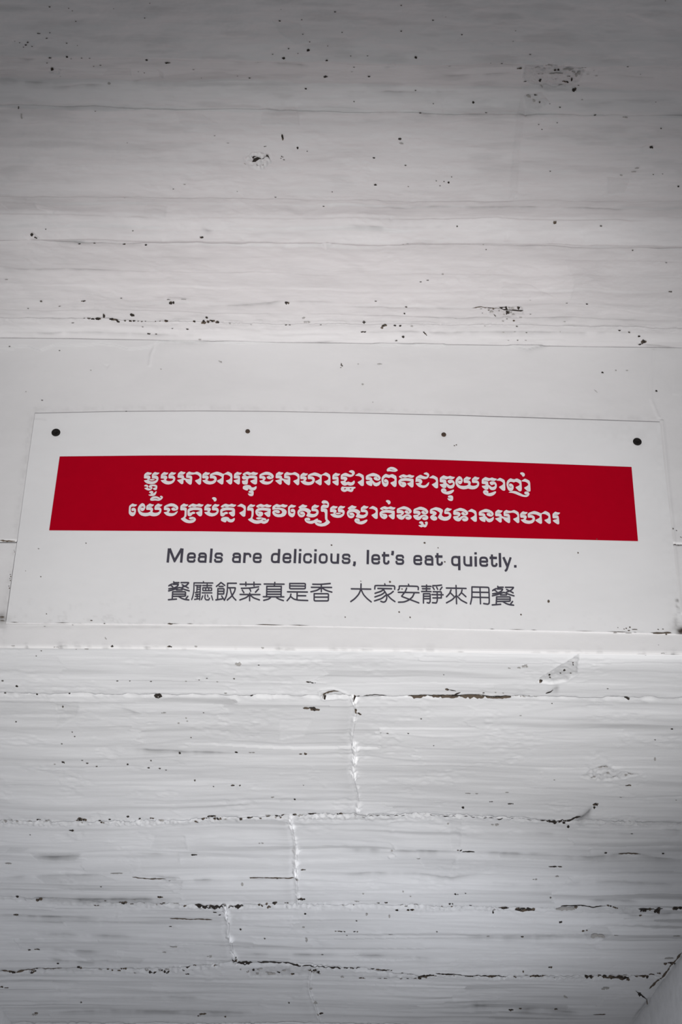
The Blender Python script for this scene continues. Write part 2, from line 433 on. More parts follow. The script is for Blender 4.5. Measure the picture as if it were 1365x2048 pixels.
def H_ceil(P):
    x, y = P[..., 0], P[..., 1]
    X, Y = to_px(P)
    h = 0.0035 * fbm(x * 1.6, y * 3, 3, 2.)
    h += 0.0010 * fbm(x * 2.4, y * 30, 3, 4.)
    h += 0.0004 * fbm(x * 9, y * 55, 3, 5.)
    h += 0.0008 * fbm(x * 9, y * 14, 3, 9.)
    tone = 0.035 * fbm(x * 3, y * 20, 3, 7.) + 0.02 * fbm(x * 6, y * 9, 2, 3.)
    for k, (ya, yb, r, s) in enumerate(CSTEP):
        yc = ya + (yb - ya) * X / 1365. + 4.5 * fbm(X / 170, X * 0, 3, k * 3.1)
        d = Y - yc
        loc = np.clip(0.75 + 1.6 * fbm(X / 120, X * 0, 3, k * 7.7), 0.05, 1.8)
        h += r * 0.0011 * loc * (np.exp(-np.maximum(d, 0) / 26.) * sst(-s * .6, s * .6, d) - 0.5 * np.exp(-np.maximum(-d, 0) / 26.) * (1 - sst(-s * .6, s * .6, d)))
        tone -= 0.06 * np.exp(-(d / 1.6) ** 2) * loc * (abs(r) > 1.2)
    cracky(X, Y, [(-300, 641), (600, 644), (1365, 660), (1700, 664)], h, tone, 2.2, .0016, 9., 0.0012)
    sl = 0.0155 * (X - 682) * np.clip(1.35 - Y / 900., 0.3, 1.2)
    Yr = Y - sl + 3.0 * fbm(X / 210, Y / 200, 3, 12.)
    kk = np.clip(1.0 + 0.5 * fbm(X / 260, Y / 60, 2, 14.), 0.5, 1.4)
    tone += kk * np.interp(Yr, [100, 118, 176, 182, 206, 214, 384, 392, 426, 434, 446, 474, 481, 600, 606, 640, 672, 680], [0, -.035, -.035, .01, .02, -.005, .0, -.03, -.035, .0, .045, .045, 0, 0, -.02, -.02, -.025, .01])  # bright and shaded bands of the relief, also painted into the tone
    h += 0.0026 * kk * np.interp(Yr, [-200, 60, 118, 180, 206, 214, 330, 392, 432, 446, 476, 485, 560, 600, 640, 664, 678],
                                [0, 0, 1.5, -4.0, -0.5, 0.5, 1.5, 2.0, -1.5, 0.0, 4.0, 1.2, 2.0, 1.2, -1.0, -2.2, 0])
    h += 0.0034 * fbm(X / 90, Y / 45, 3, 31.) + 0.0012 * fbm(X / 30, Y / 12, 3, 35.)
    h += 0.0009 * fbm(X / 14, Y / 6, 3, 37.) * sst(.0, .4, fbm(X / 80, Y / 30, 2, 38.))
    g2 = fbm(X / 110, Y / 16, 4, 39.)
    tone -= 0.10 * sst(.12, .6, g2) * (1 - sst(250, 600, Y))
    tone -= 0.035 * sst(.15, .5, fbm(X / 70, Y / 5, 3, 47.))
    # soft brush patches
    for px_, py_, rx, ry, t in ((1290, 100, 40, 30, .05), (1090, 560, 50, 26, .05), (1180, 545, 50, 30, -.05), (430, 180, 90, 14, -.02),
                                (90, 150, 120, 26, -.03), (60, 268, 60, 6, -.06), (300, 430, 40, 8, -.05), (345, 420, 20, 12, .03),
                                (60, 410, 50, 9, -.03), (250, 55, 160, 30, -.03), (1020, 100, 120, 40, -.04), (1250, 400, 160, 30, -.04)):
        q = np.exp(-((X - px_) / rx) ** 2 - ((Y - py_) / ry) ** 2)
        tone += t * q
    streaks('c', X, Y, h, tone)
    apply_chips(X, Y, h, tone)
    yt = np.interp(X, *xs_ys(CEDGE))
    h *= 1 - np.exp(-np.maximum(yt - Y, 0) / 6.)
    return h, tone, np.zeros_like(h)

def H_beam(P):
    x, z = P[..., 0], P[..., 2]
    X, Y = to_px(P)
    h = 0.003 + 0.0012 * fbm(x * 2, z * 3, 3, 1.) + 0.0003 * fbm(x * 22, z * 30, 3, 3.)
    tone = 0.02 * fbm(x * 3, z * 5, 3, 5.)
    yc = np.interp(X, *xs_ys(BEAMC)) + 0.8 * fbm(X / 7, X * 0, 2, 3.)
    d = Y - yc
    h += 0.0026 * (1 - sst(-1.4, 1.4, d)) * (d < 40)
    tone -= 0.13 * np.exp(-(d / 1.3) ** 2)
    # stone course joint hidden behind the sign, reappearing at both ends
    yj = 1084 + 6 * X / 1365.
    dj = (Y - yj)
    h -= 0.004 * np.exp(-(dj / 1.6) ** 2)
    tone -= 0.18 * np.exp(-(dj / 1.3) ** 2)
    h -= 0.002 * sst(0, 60, dj) * (1 - sst(-40, 260, X))
    # paint drip, upper left, and swept strokes
    for (pts, w, a) in (([(310, 694), (302, 712), (299, 734)], 2.4, .0016), ([(1308, 700), (1304, 740), (1302, 800), (1318, 838)], 3, .0014),
                        ([(1324, 842), (1330, 900), (1340, 1000), (1352, 1120), (1362, 1230)], 3.2, .0022),
                        ([(1352, 712), (1350, 790)], 3, .0008)):
        ys = [p[1] for p in pts]; xs = [p[0] for p in pts]
        m = (Y > ys[0]) & (Y < ys[-1])
        q = np.exp(-((X - np.interp(Y, ys, xs)) / w) ** 2) * m
        h += a * q
    # lower left: recess shade painted in over grime; grime around the board
    dirt_shade = np.zeros_like(h)
    g = fbm(X / 9, Y / 9, 3, 2.)
    dirt_shade += 0.55 * np.exp(-((X - 2) / 11) ** 2 - ((Y - 1236) / 10) ** 2)
    dirt_shade += 0.10 * np.exp(-((X - 4) / 26) ** 2 - ((Y - 1218) / 34) ** 2)
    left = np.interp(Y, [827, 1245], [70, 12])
    dirt_shade += 0.10 * np.exp(-((X - left + 5) / 7) ** 2) * (Y > 815) * np.clip(.5 + g, 0, 1)
    top = np.interp(X, [70, 395, 682, 1322], [827, 822, 826, 845])
    dirt_shade += 0.09 * np.exp(-((Y - top + 5) / 6) ** 2) * np.clip(.35 + g, 0, 1) * (X > 70) * (X < 1322)
    dirt_shade += 0.05 * np.exp(-((X - 1350) / 30) ** 2 - ((Y - 1080) / 70) ** 2) * np.clip(.5 + g, 0, 1)
    dirt_shade += 0.16 * np.exp(-((Y - 1256) / 2.6) ** 2) * np.clip(.25 + fbm(X / 24, Y / 5, 3, 6.), 0, 1)
    tone -= 0.06 * sst(1246, 1251, Y - 0.012 * X + 5) * (1 - sst(1256, 1258.5, Y - 0.008 * X + 3))  # darker strip under the board, lighter below, darker along the bottom edge
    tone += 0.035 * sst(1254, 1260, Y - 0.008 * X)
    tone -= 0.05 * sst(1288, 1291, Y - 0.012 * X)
    streaks('b', X, Y, h, tone)
    apply_chips(X, Y, h, tone)
    # chamfer at the bottom edge
    ye = np.interp(X, *xs_ys(EDGE))
    h -= 0.0015 * sst(-5, 0, Y - ye)
    return h, tone, dirt_shade

SURF = {  # axis, value, normal, function
    'c': (2, ZT, np.array([0, 0, -1.0]), H_ceil),
    'b': (1, 0.0, np.array([0, -1.0, 0]), H_beam),
    's': (2, ZS, np.array([0, 0, -1.0]), H_soffit),
}

def surf_of(px, py):
    yc = np.interp(px, *xs_ys(CEDGE)); ye = np.interp(px, *xs_ys(EDGE))
    return 'c' if py < yc else ('b' if py < ye else 's')

def strip(name, key, left, right, top, bottom, parent, mat, kind=None, label=None, step=(2.0, 1.4), skirt=0.03):
    """one slab or stone: left/right are x positions (floats, or lists of (x,y) pixels), top/bottom pixel curves"""
    ax, val, nv, fn = SURF[key]
    # world curves of the two long edges
    def wcurve(c):
        if isinstance(c, tuple):                       # ('w', value): constant world coordinate
            return None, c[1]
        p = on_plane(np.array([q[0] for q in c], float), np.array([q[1] for q in c], float), ax, val)
        o = np.argsort(p[:, 0])
        return p[o, 0], p[o, 1 if ax == 2 else 2]
    ta, tb = wcurve(top), wcurve(bottom)
    oth = 1 if ax == 2 else 2
    def edge(e, v):
        if isinstance(e, (int, float)): return np.full_like(v, e)
        p = on_plane(np.array([q[0] for q in e], float), np.array([q[1] for q in e], float), ax, val)
        t = np.linspace(0, 1, len(e))
        return np.interp(v, t, p[:, 0])
    my = [np.mean([q[1] for q in c]) for c in (top, bottom) if not isinstance(c, tuple)]
    ym = float(np.mean(my)) if my else 1000.
    # rows
    def cval(c, x):
        return np.full_like(x, c[1]) if c[0] is None else np.interp(x, c[0], c[1])
    x0 = np.array([0.0])
    a0, b0 = cval(ta, x0)[0], cval(tb, x0)[0]
    PA = np.zeros((1, 3)); PA[0, ax] = val; PB = PA.copy(); PA[0, oth] = a0; PB[0, oth] = b0
    pya, pyb = float(to_px(PA)[1][0]), float(to_px(PB)[1][0])
    pya_c, pyb_c = max(min(pya, 2100), -60), max(min(pyb, 2100), -60)
    nr = max(6, int(abs(pyb_c - pya_c) / step[1]))
    pys = np.linspace(pya_c, pyb_c, nr)
    w = on_plane(np.full(nr, CX), pys, ax, val)[:, oth]
    v = np.clip((w - a0) / (b0 - a0), 0, 1); v[0] = 0; v[-1] = 1
    if pya != pya_c: v = np.concatenate([np.linspace(0, v[1], 14)[:-1], v[1:]])
    if pyb != pyb_c: v = np.concatenate([v[:-1], np.linspace(v[-2], 1, 14)[1:]])
    nr = len(v)
    # columns
    if True:
        el = edge(left, np.array([0.5]))[0]; er = edge(right, np.array([0.5]))[0]
        pmid = on_plane(np.array([-25.0, 1390.0]), np.array([np.clip(ym, 0, 2048)] * 2), ax, val)[:, 0]
        fa, fb = max(el, pmid[0]), min(er, pmid[1])
        if ax == 2 and pyb_c > 0:
            pw = on_plane(np.array([-25.0, 1390.0]), np.array([max(pya_c, pyb_c)] * 2), ax, val)[:, 0] if key == 's' else on_plane(np.array([-25.0, 1390.0]), np.array([min(pya_c, pyb_c)] * 2), ax, val)[:, 0]
            fa, fb = max(el, min(fa, pw[0])), min(er, max(fb, pw[1]))
        ppx = (pmid[1] - pmid[0]) / 1415.0
        n = max(4, int((fb - fa) / ppx / step[0]))
        xs = np.linspace(fa, fb, n)
        if fa > el + 0.02: xs = np.concatenate([np.linspace(el, fa, max(4, int((fa - el) / 0.05)))[:-1], xs])
        if fb < er - 0.02: xs = np.concatenate([xs, np.linspace(fb, er, max(4, int((er - fb) / 0.05)))[1:]])
        u = (xs - el) / (er - el)
    U, V = np.meshgrid(u, v)
    X = edge(left, V) * (1 - U) + edge(right, V) * U
    Yw = cval(ta, X) * (1 - V) + cval(tb, X) * V
    P = np.zeros(X.shape + (3,)); P[..., 0] = X; P[..., oth] = Yw; P[..., ax] = val
    h, tone, dirt_shade = fn(P)
    h = pad(h); tone = pad(tone); dirt_shade = pad(dirt_shade)
    P = np.pad(P, ((1, 1), (1, 1), (0, 0)), mode='edge')
    sk = np.zeros_like(h); sk[0] = sk[-1] = 1; sk[:, 0] = sk[:, -1] = 1
    h = h - sk * skirt
    Pd = P + nv * h[..., None]
    fl = (b0 > a0) if ax == 2 else (b0 < a0)
    me = mesh_np(name, Pd.reshape(-1, 3), grid_faces(*h.shape, flip=not fl if ax == 2 else not fl), mat, True, {'tone': tone, 'dirt_shade': dirt_shade})
    return link(name, me, parent, kind, label)

def empty(name, loc=(0, 0, 0), kind=None, label=None):
    o = bpy.data.objects.new(name, None); COL.objects.link(o); o.location = loc
    o.empty_display_size = 0.1
    if kind: o['kind'] = kind
    if label: o['label'] = label
    return o

def par(o, p):
    o.parent = p
    o.matrix_parent_inverse = Matrix.Translation(-Vector(p.location))
    return o

def box(name, lo, hi, mat, parent=None, kind=None, label=None):
    x0, y0, z0 = lo; x1, y1, z1 = hi
    V = [(x0, y0, z0), (x1, y0, z0), (x1, y1, z0), (x0, y1, z0), (x0, y0, z1), (x1, y0, z1), (x1, y1, z1), (x0, y1, z1)]
    Fc = [(0, 3, 2, 1), (4, 5, 6, 7), (0, 1, 5, 4), (1, 2, 6, 5), (2, 3, 7, 6), (3, 0, 4, 7)]
    return link(name, tri_mesh(name, V, Fc, mat), parent, kind, label)

# ------------------------------------------------------------------ bare spots, pits and cracks where the paint is missing; some recess shade drawn in
LIFT = {'c': [], 'b': [], 's': []}
MARKS = {'c': ([], [], []), 'b': ([], [], []), 's': ([], [], [])}      # verts px, faces, material index

def add_poly_px(key, pts, mi):
    V, Fc, Mi = MARKS[key]
    n = len(V); V.extend(pts); LIFT[key].extend([(len(Mi) % 37) * 8e-6] * len(pts))
    tri = tessellate_polygon([[Vector((p[0], p[1], 0)) for p in pts]])
    for t in tri:
        Fc.append((n + t[0], n + t[1], n + t[2])); Mi.append(mi)

rnd = random.Random(11)

def blob(x, y, rx, ry, mi=0, ang=0.0, key=None, sub=False):
    key = key or surf_of(x, y)
    if not sub and max(rx, ry) > 3.2:
        big, sm = max(rx, ry), min(rx, ry)
        n = int(3 + big / 1.6)
        if big / sm < 2.2:
            blob(x, y, rx * .72, ry * .72, mi, ang, key, True)
        for i in range(n):
            t = rnd.uniform(-.85, .85); u = rnd.uniform(-.45, .45)
            k = math.sqrt(max(0.1, 1 - t * t))
            dx, dy = (t * rx, u * ry * k) if rx >= ry else (u * rx * k, t * ry)
            c, s = math.cos(ang), math.sin(ang)
            r1 = rnd.uniform(.16, .34) * big + .4; r2 = min(sm, rnd.uniform(.45, .8) * sm * k + .3)
            m2 = mi if rnd.random() < .75 else {0: 1, 1: 0, 2: 2, 3: 2}[mi]
            ax_, ay_ = (r1, r2) if rx >= ry else (r2, r1)
            blob(x + dx * c - dy * s, y + dx * s + dy * c, ax_, ay_, m2, ang + rnd.uniform(-.15, .15), key, True)
        return
    n = 9 if max(rx, ry) < 4 else 18
    pts = []
    ph = rnd.uniform(0, 6)
    for i in range(n):
        a = 2 * math.pi * i / n + ph
        r = 1 + rnd.uniform(-0.28, 0.22)
        dx, dy = rx * r * math.cos(a), ry * r * math.sin(a)
        c, s = math.cos(ang), math.sin(ang)
        pts.append((x + dx * c - dy * s, y + dx * s + dy * c))
    add_poly_px(key, pts, mi)

def crack(w, pts, mi=0, rag=0.5, key=None):
    """ragged ribbon of half-width w px along pts"""
    key = key or surf_of(*pts[0])
    if mi == 2:
        STREAKS[key].append((w, pts)); return
    L = [pts[0]]
    for a, b in zip(pts[:-1], pts[1:]):
        n = max(1, int(math.hypot(b[0] - a[0], b[1] - a[1]) / 3.5))
        for i in range(1, n + 1):
            L.append((a[0] + (b[0] - a[0]) * i / n, a[1] + (b[1] - a[1]) * i / n))
    up, dn = [], []
    N = len(L)
    for i, p in enumerate(L):
        t = min(1.0, (min(i, N - 1 - i) + 0.3) / 2.0)
        q = L[min(i + 1, N - 1)]; o = L[max(i - 1, 0)]
        dx, dy = q[0] - o[0], q[1] - o[1]; l = math.hypot(dx, dy) or 1
        nx, ny = -dy / l, dx / l
        wu = w * t * (1 + rnd.uniform(-rag, rag)); wd = w * t * (1 + rnd.uniform(-rag, rag))
        up.append((p[0] + nx * wu, p[1] + ny * wu)); dn.append((p[0] - nx * wd, p[1] - ny * wd))
    V, Fc, Mi = MARKS[key]
    b0 = len(V); V.extend(up + dn); LIFT[key].extend([(len(Mi) % 37) * 8e-6] * (2 * N))
    for i in range(N - 1):
        Fc.append((b0 + i, b0 + i + 1, b0 + N + i + 1, b0 + N + i)); Mi.append(mi)

def blobs(recs, mi=0):
    for r in recs:
        m = int(r[4]) if len(r) > 4 else mi
        a = r[5] if len(r) > 5 else 0.0
        
        rx, ry = max(r[2] * 0.88, 0.75), max(r[3] * 0.85, 0.6)
        if m == 0 and rx * ry < 3.2: m = 3
        blob(r[0], r[1], rx, ry, m, a)

# pits: x y rx ry [tone 0 dark,1 brown,2 grey] [angle]   (crop units)
blobs(crop("""199 27 5 3;112 163 5 3;104 172 6 3;155 130 8 2;188 148 5 2;200 127 3 2;268 166 5 2;303 86 4 2;270 214 6 4;202 218 7 3;328 221 4 2;286 226 5 2;360 223 4 2;188 251 4 2;
587 236 6 4;672 248 12 4;402 261 6 2;774 280 5 2;577 300 3 2;553 294 3 2;998 333 5 3;1224 369 6 3;383 432 4 2;1341 45 6 3;1119 80 6 3;1208 75 4 2;1212 133 4 2;1234 190 8 5;1155 186 4 3;1135 221 7 4;
1193 203 3 2;1092 208 4 2;1308 228 6 3;1302 318 10 6;1131 540 6 13 0 -0.2;1192 578 5 6;1128 612 3 3;1137 625 4 2;1230 592 3 2;1104 776 5 2;1330 752 3 2;808 932 8 5;185 903 3 2;
319 962 7 3;380 960 5 3;500 961 8 3;585 967 7 4;1295 820 5 2;87 458 4 14 2 -0.2;75 425 3 4;130 922 7 6;145 932 10 3 0 0.3;435 350 7 4 2;695 742 4 2;208 288 8 11;860 535 4 1;533 907 4 2;275 30 3 2;290 40 3 2;
455 32 2 2;600 10 3 2;580 66 3 2;375 266 4 2;310 176 2 2;500 786 3 2;740 725 6 2 2;510 565 3 2 2;80 165 3 2;130 175 4 2;60 160 3 1;95 180 3 2;240 320 3 1;805 325 3 2;950 318 3 2;1060 575 4 1;1034 238 5 2;1240 160 3 2;1312 175 3 2;1125 32 3 1;950 757 3 2 2"""
, 0, 0, 2))
blobs(crop("""242 15 4 3;369 78 5 3;242 122 5 3;485 133 4 3;300 217 6 6;53 263 4 2;113 314 6 4;40 212 3 2;435 253 7 3;643 246 5 2;757 211 4 2;531 411 6 4;580 443 4 2;300 376 4 2;237 548 9 5;132 623 6 3;
140 727 8 4;259 649 5 3;382 708 3 2;397 726 3 2;413 710 3 2;431 714 5 5;443 694 3 2;466 903 4 3;858 895 9 7 1;1042 908 5 3;1167 992 4 3;838 676 4 2;866 487 4 2;792 493 4 2;805 514 4 2;878 430 4 2;
1281 506 4 3;582 993 3 2;1350 735 5 4;1242 587 9 8;1148 256 5 2;243 566 8 5 2;5 124 3 2;107 213 4 1;45 287 4 1;53 408 3 2;318 445 5 2;370 415 3 2;270 728 3 1;420 64 2 1;600 244 3 1;960 262 3 1;1018 456 5 2;1140 465 14 3 2;
268 957 7 3 2 0.4;250 962 4 2 2;515 967 4 2 2;570 970 4 2 2;700 120 3 1;690 160 4 1;1300 5 3 2;1200 300 3 1;1262 415 3 1;1250 688 3 2;1287 686 3 1;1185 660 10 3 2;1170 675 12 3 2;1125 690 10 3 2"""
, 682, 0, 2))
blobs(crop("""455 440 46 13 0 -0.1;690 625 20 27 0 0.5;985 640 42 12 0 0.15;1085 733 30 16 0 -0.2;880 460 40 13;1180 410 34 10;640 778 22 7;685 845 13 10;660 435 32 6 2;560 785 32 20 2;870 505 80 12 2;1050 605 14 26;
1075 480 34 16 2 0.6;1100 530 20 30 2;1010 445 70 14 2 -0.1;1130 500 30 40 2;570 398 34 5 2;800 380 60 4 2;520 624 20 5;860 605 26 7 2;930 690 40 8 2 -0.2;1130 683 14 6;915 880 12 5;800 850 8 4;
1235 515 20 4 2;1330 540 20 6 2;620 825 18 14 2;710 700 8 24 2 -0.6;1300 457 14 4 2;575 260 14 5;250 358 14 6;75 920 14 5;1170 810 18 5 2;1310 957 14 4;700 515 40 4 2;740 450 20 5 2;810 515 22 9 2;1020 555 30 8 0 0.5""", 960, 60, 5.6875))
# knot with an open split (upper middle)
P_ = lambda s, ox, oy, sc: [(ox + float(a) / sc, oy + float(b) / sc) for a, b in (t.split(',') for t in s.split())]
add_poly_px('c', P_('500,430 530,395 600,375 680,375 750,350 765,330 800,345 825,380 790,375 760,368 700,385 640,405 605,445 560,440', 450, 270, 9.1), 0)
add_poly_px('c', P_('480,335 520,328 580,335 600,350 560,350 540,348 520,370 500,355', 450, 270, 9.1), 0)
blobs(crop('600 525 34 10 2 0.6;700 500 20 6 2;370 475 30 6 2 0.5;1085 388 18 6;1025 358 14 5;1060 338 14 5;750 157 12 5;60 112 30 5 2', 450, 270, 9.1))
# stained hole at right of the ceiling edge
add_poly_px('c', P_('400,213 470,222 505,215 520,265 600,262 690,265 735,258 700,285 640,277 520,272 470,268 425,245', 940, 580, 6.825), 0)
blobs(crop("""517 303 34 33;665 232 26 24 0 0.4;275 228 34 10 1;320 235 14 18 1;262 270 18 8 1;402 282 10 10 1;345 350 22 7 0 0.7;600 340 26 16 2;560 300 30 20 2;700 375 26 8 2;155 235 20 10 2;605 438 12 9 1;510 415 12 6;830 320 14 5;
645 527 12 5;655 690 14 6;770 690 18 5 2;530 692 14 5 2;465 608 20 5 2;620 604 20 4 2;780 616 14 5;1300 462 18 5 2;1325 158 16 5;825 97 12 4 2;175 308 10 5;570 235 50 18 2;690 275 34 7 1;300 300 26 20 2;470 340 20 8 2;210 525 12 4 2;1240 600 8 8 2"""
, 940, 580, 6.825))
crack(0.5, P_('30,215 160,205 240,222 330,235 430,250', 940, 580, 6.825), 1)
# ceiling joint over the beam, left and right
blobs(crop("""385 262 24 6;415 250 7 12;455 264 22 6;472 270 8 5;527 237 12 9 0 0.3;520 266 8 4;535 264 8 4;500 264 5 3;553 264 4 2;568 264 4 2;582 264 3 2;622 264 3 2;640 265 3 2;665 262 10 7;780 266 10 4;822 268 22 8 1;850 262 12 8;872 268 11 7;827 248 6 6;355 260 9 4;336 259 4 2;290 279 6 2;
335 178 12 3;165 178 6 2;113 204 4 2;240 196 5 2;487 156 5 2;690 181 14 3;1148 181 10 5;1230 265 14 5 2;1215 245 8 4 2;1284 279 5 2;595 313 8 3;570 293 4 2;625 313 5 2;750 295 6 3;690 295 4 2;800 333 7 3 2;240 383 4 2;40 370 5 2;170 582 5 2;506 627 4 3;883 428 8 3 2 0.5;
105 548 3 2 2;1145 275 6 2;1160 275 5 2;1005 275 4 2 2;920 272 5 3 2;645 458 4 2 2;365 462 4 2 2;30 88 10 2 2;675 170 8 2;735 170 12 2 2""", 0, 512, 2))
blobs(crop("""255 226 5 4;95 268 9 6;93 262 5 3;172 285 13 7 0 -0.3;165 292 6 4 1;92 308 14 3;217 285 7 4;238 287 6 4;285 290 6 3 2;250 327 6 4;222 338 5 3;338 317 11 3 0 0.6;1117 309 6 3;1155 315 5 3;1195 325 6 3;1212 341 12 8;1200 350 12 3 0 -0.3;1047 470 6 4;
1262 544 5 4;985 188 6 3 0 0.5;1318 136 8 3;1145 462 5 2 2;1100 462 4 3 2;87 518 5 4 2;348 88 6 2;320 93 5 2;262 190 6 2;140 173 6 2;460 247 6 2 2;70 437 4 2 2;1020 545 10 1.5 2 0.7;1302 20 5 2;408 64 5 5 2;128 590 3 2 2;155 437 12 2 2;650 268 5 3 2;693 265 5 4 1;706 293 5 2"""
, 682, 512, 2))
blobs(crop("""645 600 24 60 0 -0.1;672 665 36 34;640 630 30 30 1;625 728 30 16 1""", 650, 700, 19.5))
for w, p in lcrop("""2.4 930 240 1000 247 1060 243;3 1075 243 1150 247 1200 252 1240 262;1.6 65 225 110 237 145 230;1.8 0 346 120 346 290 348;1.5 525 343 570 334 615 322;2.2 865 632 885 637 930 632;2.4 800 905 830 910 860 912;1.4 200 955 330 962 420 960 600 967;1.6 540 807 575 810;1.4 200 355 420 357"""
, 0, 0, 2): crack(w * .55, p, 0 if w > 1.7 else 2)
for w, p in lcrop("""1.4 800 192 950 188 1100 180 1365 178;1.4 600 155 700 162 770 165;1.2 0 50 200 44 520 50;1.2 0 310 300 312 600 316 900 318;1.0 0 258 300 258 520 262;1.4 620 345 760 350 860 345;1.2 1000 345 1120 345 1250 346 1365 340""", 0, 512, 2): crack(w * .5, p, 2, 0.9)
for w, p in lcrop("""1.4 0 195 300 197 540 200;1.6 0 232 300 240 600 248 1000 255 1365 262;1.2 0 310 400 312 900 314 1365 316;1.4 100 348 190 365 260 355 330 362 390 370;1.6 690 365 745 379 800 365 850 352 940 341;1.2 1190 352 1260 356 1350 366""", 682, 512, 2): crack(w * .5, p, 2, 0.9)
for w, p in lcrop("""1.6 390 305 500 302 700 300;1.5 0 440 300 447 560 450 800 455 1000 455;1.5 1080 308 1200 315 1365 320;1.3 0 378 300 382 480 380;1.3 0 903 200 905 430 902;1.2 0 822 500 824 900 830 1365 845""", 682, 0, 2): crack(w * .5, p, 2, 0.8)

# passage ceiling, upper half
blobs(crop("""953 252 22 8 2;1036 255 4 3;450 188 5 4;347 195 8 3 2;680 190 10 3;785 190 6 3 2;1050 196 8 3 2;68 343 6 4;20 377 5 3;10 323 5 3;278 378 5 4;148 378 5 4;300 537 4 3;655 447 10 3 2;252 423 4 4;745 470 4 3 2;715 490 5 3 2;750 482 4 2 2;815 447 4 2;
720 607 5 4;510 650 10 4 0 0.4;388 658 5 3;350 646 5 3;605 637 4 3;595 668 6 3;640 670 5 3;665 677 5 2;1215 610 17 7 1;1240 432 32 5 1;1262 438 26 5 1;1300 392 6 5;1180 800 5 5;780 722 4 4;1008 383 8 4;850 870 22 4;870 882 18 4;
65 482 4 3;248 568 4 2;255 643 8 3 0 0.3;220 650 4 2 2;225 190 10 2 2;145 225 3 2;937 313 4 3;828 312 4 2;797 316 3 2;905 372 8 3 2;945 604 8 4;1010 605 14 3 2;335 868 18 6 0 -0.1;318 865 8 5;512 860 6 4;560 872 5 7;610 868 12 4 1;400 872 6 4;440 868 6 3;
830 880 8 3;965 880 8 5;1000 876 16 3;1075 871 10 3;1110 871 12 3;1135 869 10 4;1180 866 12 3;1255 862 25 3;1360 862 12 3;425 158 8 1.5 2 0.9;855 745 3 2;930 740 10 3;960 738 5 3;1090 790 8 3 2;765 546 3 3;165 205 3 2;330 635 5 2;1215 740 3 2;1235 325 10 3;1255 328 10 3;
870 325 5 2 2;745 323 5 2 2;520 323 4 2;470 323 6 2;605 325 5 2;290 520 3 2""", 0, 1200, 2))
add_poly_px('s', P_('616,385 625,378 640,374 644,380 650,388 634,392 622,391', 0, 1200, 2), 0)
crack(1.0, P_('440,422 500,432 520,438 565,452', 0, 1200, 2), 2, .9)
crack(1.6, P_('1290,395 1305,378 1340,370 1365,372', 0, 1200, 2), 1, .6)  # shade of the recess beside the butt joint, drawn as brown ribbons
crack(0.9, P_('1365,372 1380,376 1400,384', 0, 1200, 2), 1, .6)
crack(1.0, P_('480,590 700,600 860,606 950,608', 0, 1200, 2), 2, .9)
blobs(crop("""60 383 18 6;735 260 14 5 2;715 265 8 4 2;740 255 8 3 2;675 267 9 2 2;322 470 4 3;425 354 9 6;1145 386 12 7 0 0.3;1140 382 8 5;1258 635 5 8 2;1325 512 6 3;1342 795 4 2 2;1258 555 4 2;490 837 5 6 0 0.6;600 808 10 2 0;680 816 14 2.5;665 768 8 2 2;1150 735 14 2;1120 780 6 2 2;
720 60 5 3;75 452 12 4 1 0.5;60 440 6 10 1;572 368 5 3;412 294 3 2;1068 347 4 2;845 407 3 2;620 365 4 3 2;650 368 4 3 2;160 525 3 2 2;187 527 5 2;270 527 4 2;720 457 5 2 2;372 574 3 2;855 715 4 2 2;545 778 6 3 2;510 778 12 2 2;835 297 5 6;838 310 4 4;800 322 8 4;895 277 6 3;930 250 3 10;880 292 4 3;920 290 4 3;
1070 688 10 4 2;1160 690 12 5 2;1140 695 8 3 2;1010 705 10 3 2;1050 665 20 3 2;1095 700 8 3 2;1020 813 13 7 0 -0.1;1015 825 6 8""", 682, 1200, 2))
crack(2.4, P_('270,384 300,385 345,384', 682, 1200, 2), 1, .7)
crack(2.2, P_('350,383 420,383 470,384', 682, 1200, 2), 1, .6)
crack(2.6, P_('478,382 540,384 575,384', 682, 1200, 2), 1, .7)
crack(1.8, P_('580,384 640,385 682,384', 682, 1200, 2), 1, .4)
crack(1.0, P_('270,381 345,380 440,379 560,381 682,382', 682, 1200, 2), 0, .4)
crack(1.3, P_('430,383 455,378 480,366', 682, 1200, 2), 0, .4)
crack(0.8, P_('430,354 445,358 462,361', 682, 1200, 2), 0, .3)
crack(0.7, P_('90,380 140,375 185,379', 682, 1200, 2), 0, .5)
crack(0.7, P_('0,375 30,383 45,385', 682, 1200, 2), 0, .5)
crack(2.6, P_('820,366 835,358 852,349 878,344', 682, 1200, 2), 2, .4)
crack(1.2, P_('820,368 840,360 850,352', 682, 1200, 2), 0, .4)
crack(0.5, P_('1150,390 1190,396 1235,405', 682, 1200, 2), 2, .4)
x = 0
while x < 820:
    l = rnd.uniform(8, 26)
    if rnd.random() < 0.75:
        y0 = 868 + 11 * x / 820.
        crack(rnd.uniform(0.5, 1.0), [(682 + x / 2, 1200 + y0 / 2), (682 + (x + l) / 2, 1200 + (y0 + rnd.uniform(-1, 1)) / 2)], 0, .4, 's')
    x += l + rnd.uniform(4, 22)
crack(2.6, P_('1010,822 990,845 965,865 935,872', 682, 1200, 2), 2, .6)
crack(1.8, P_('960,862 930,870 915,880 880,880 850,884 820,880', 682, 1200, 2), 0, .7)
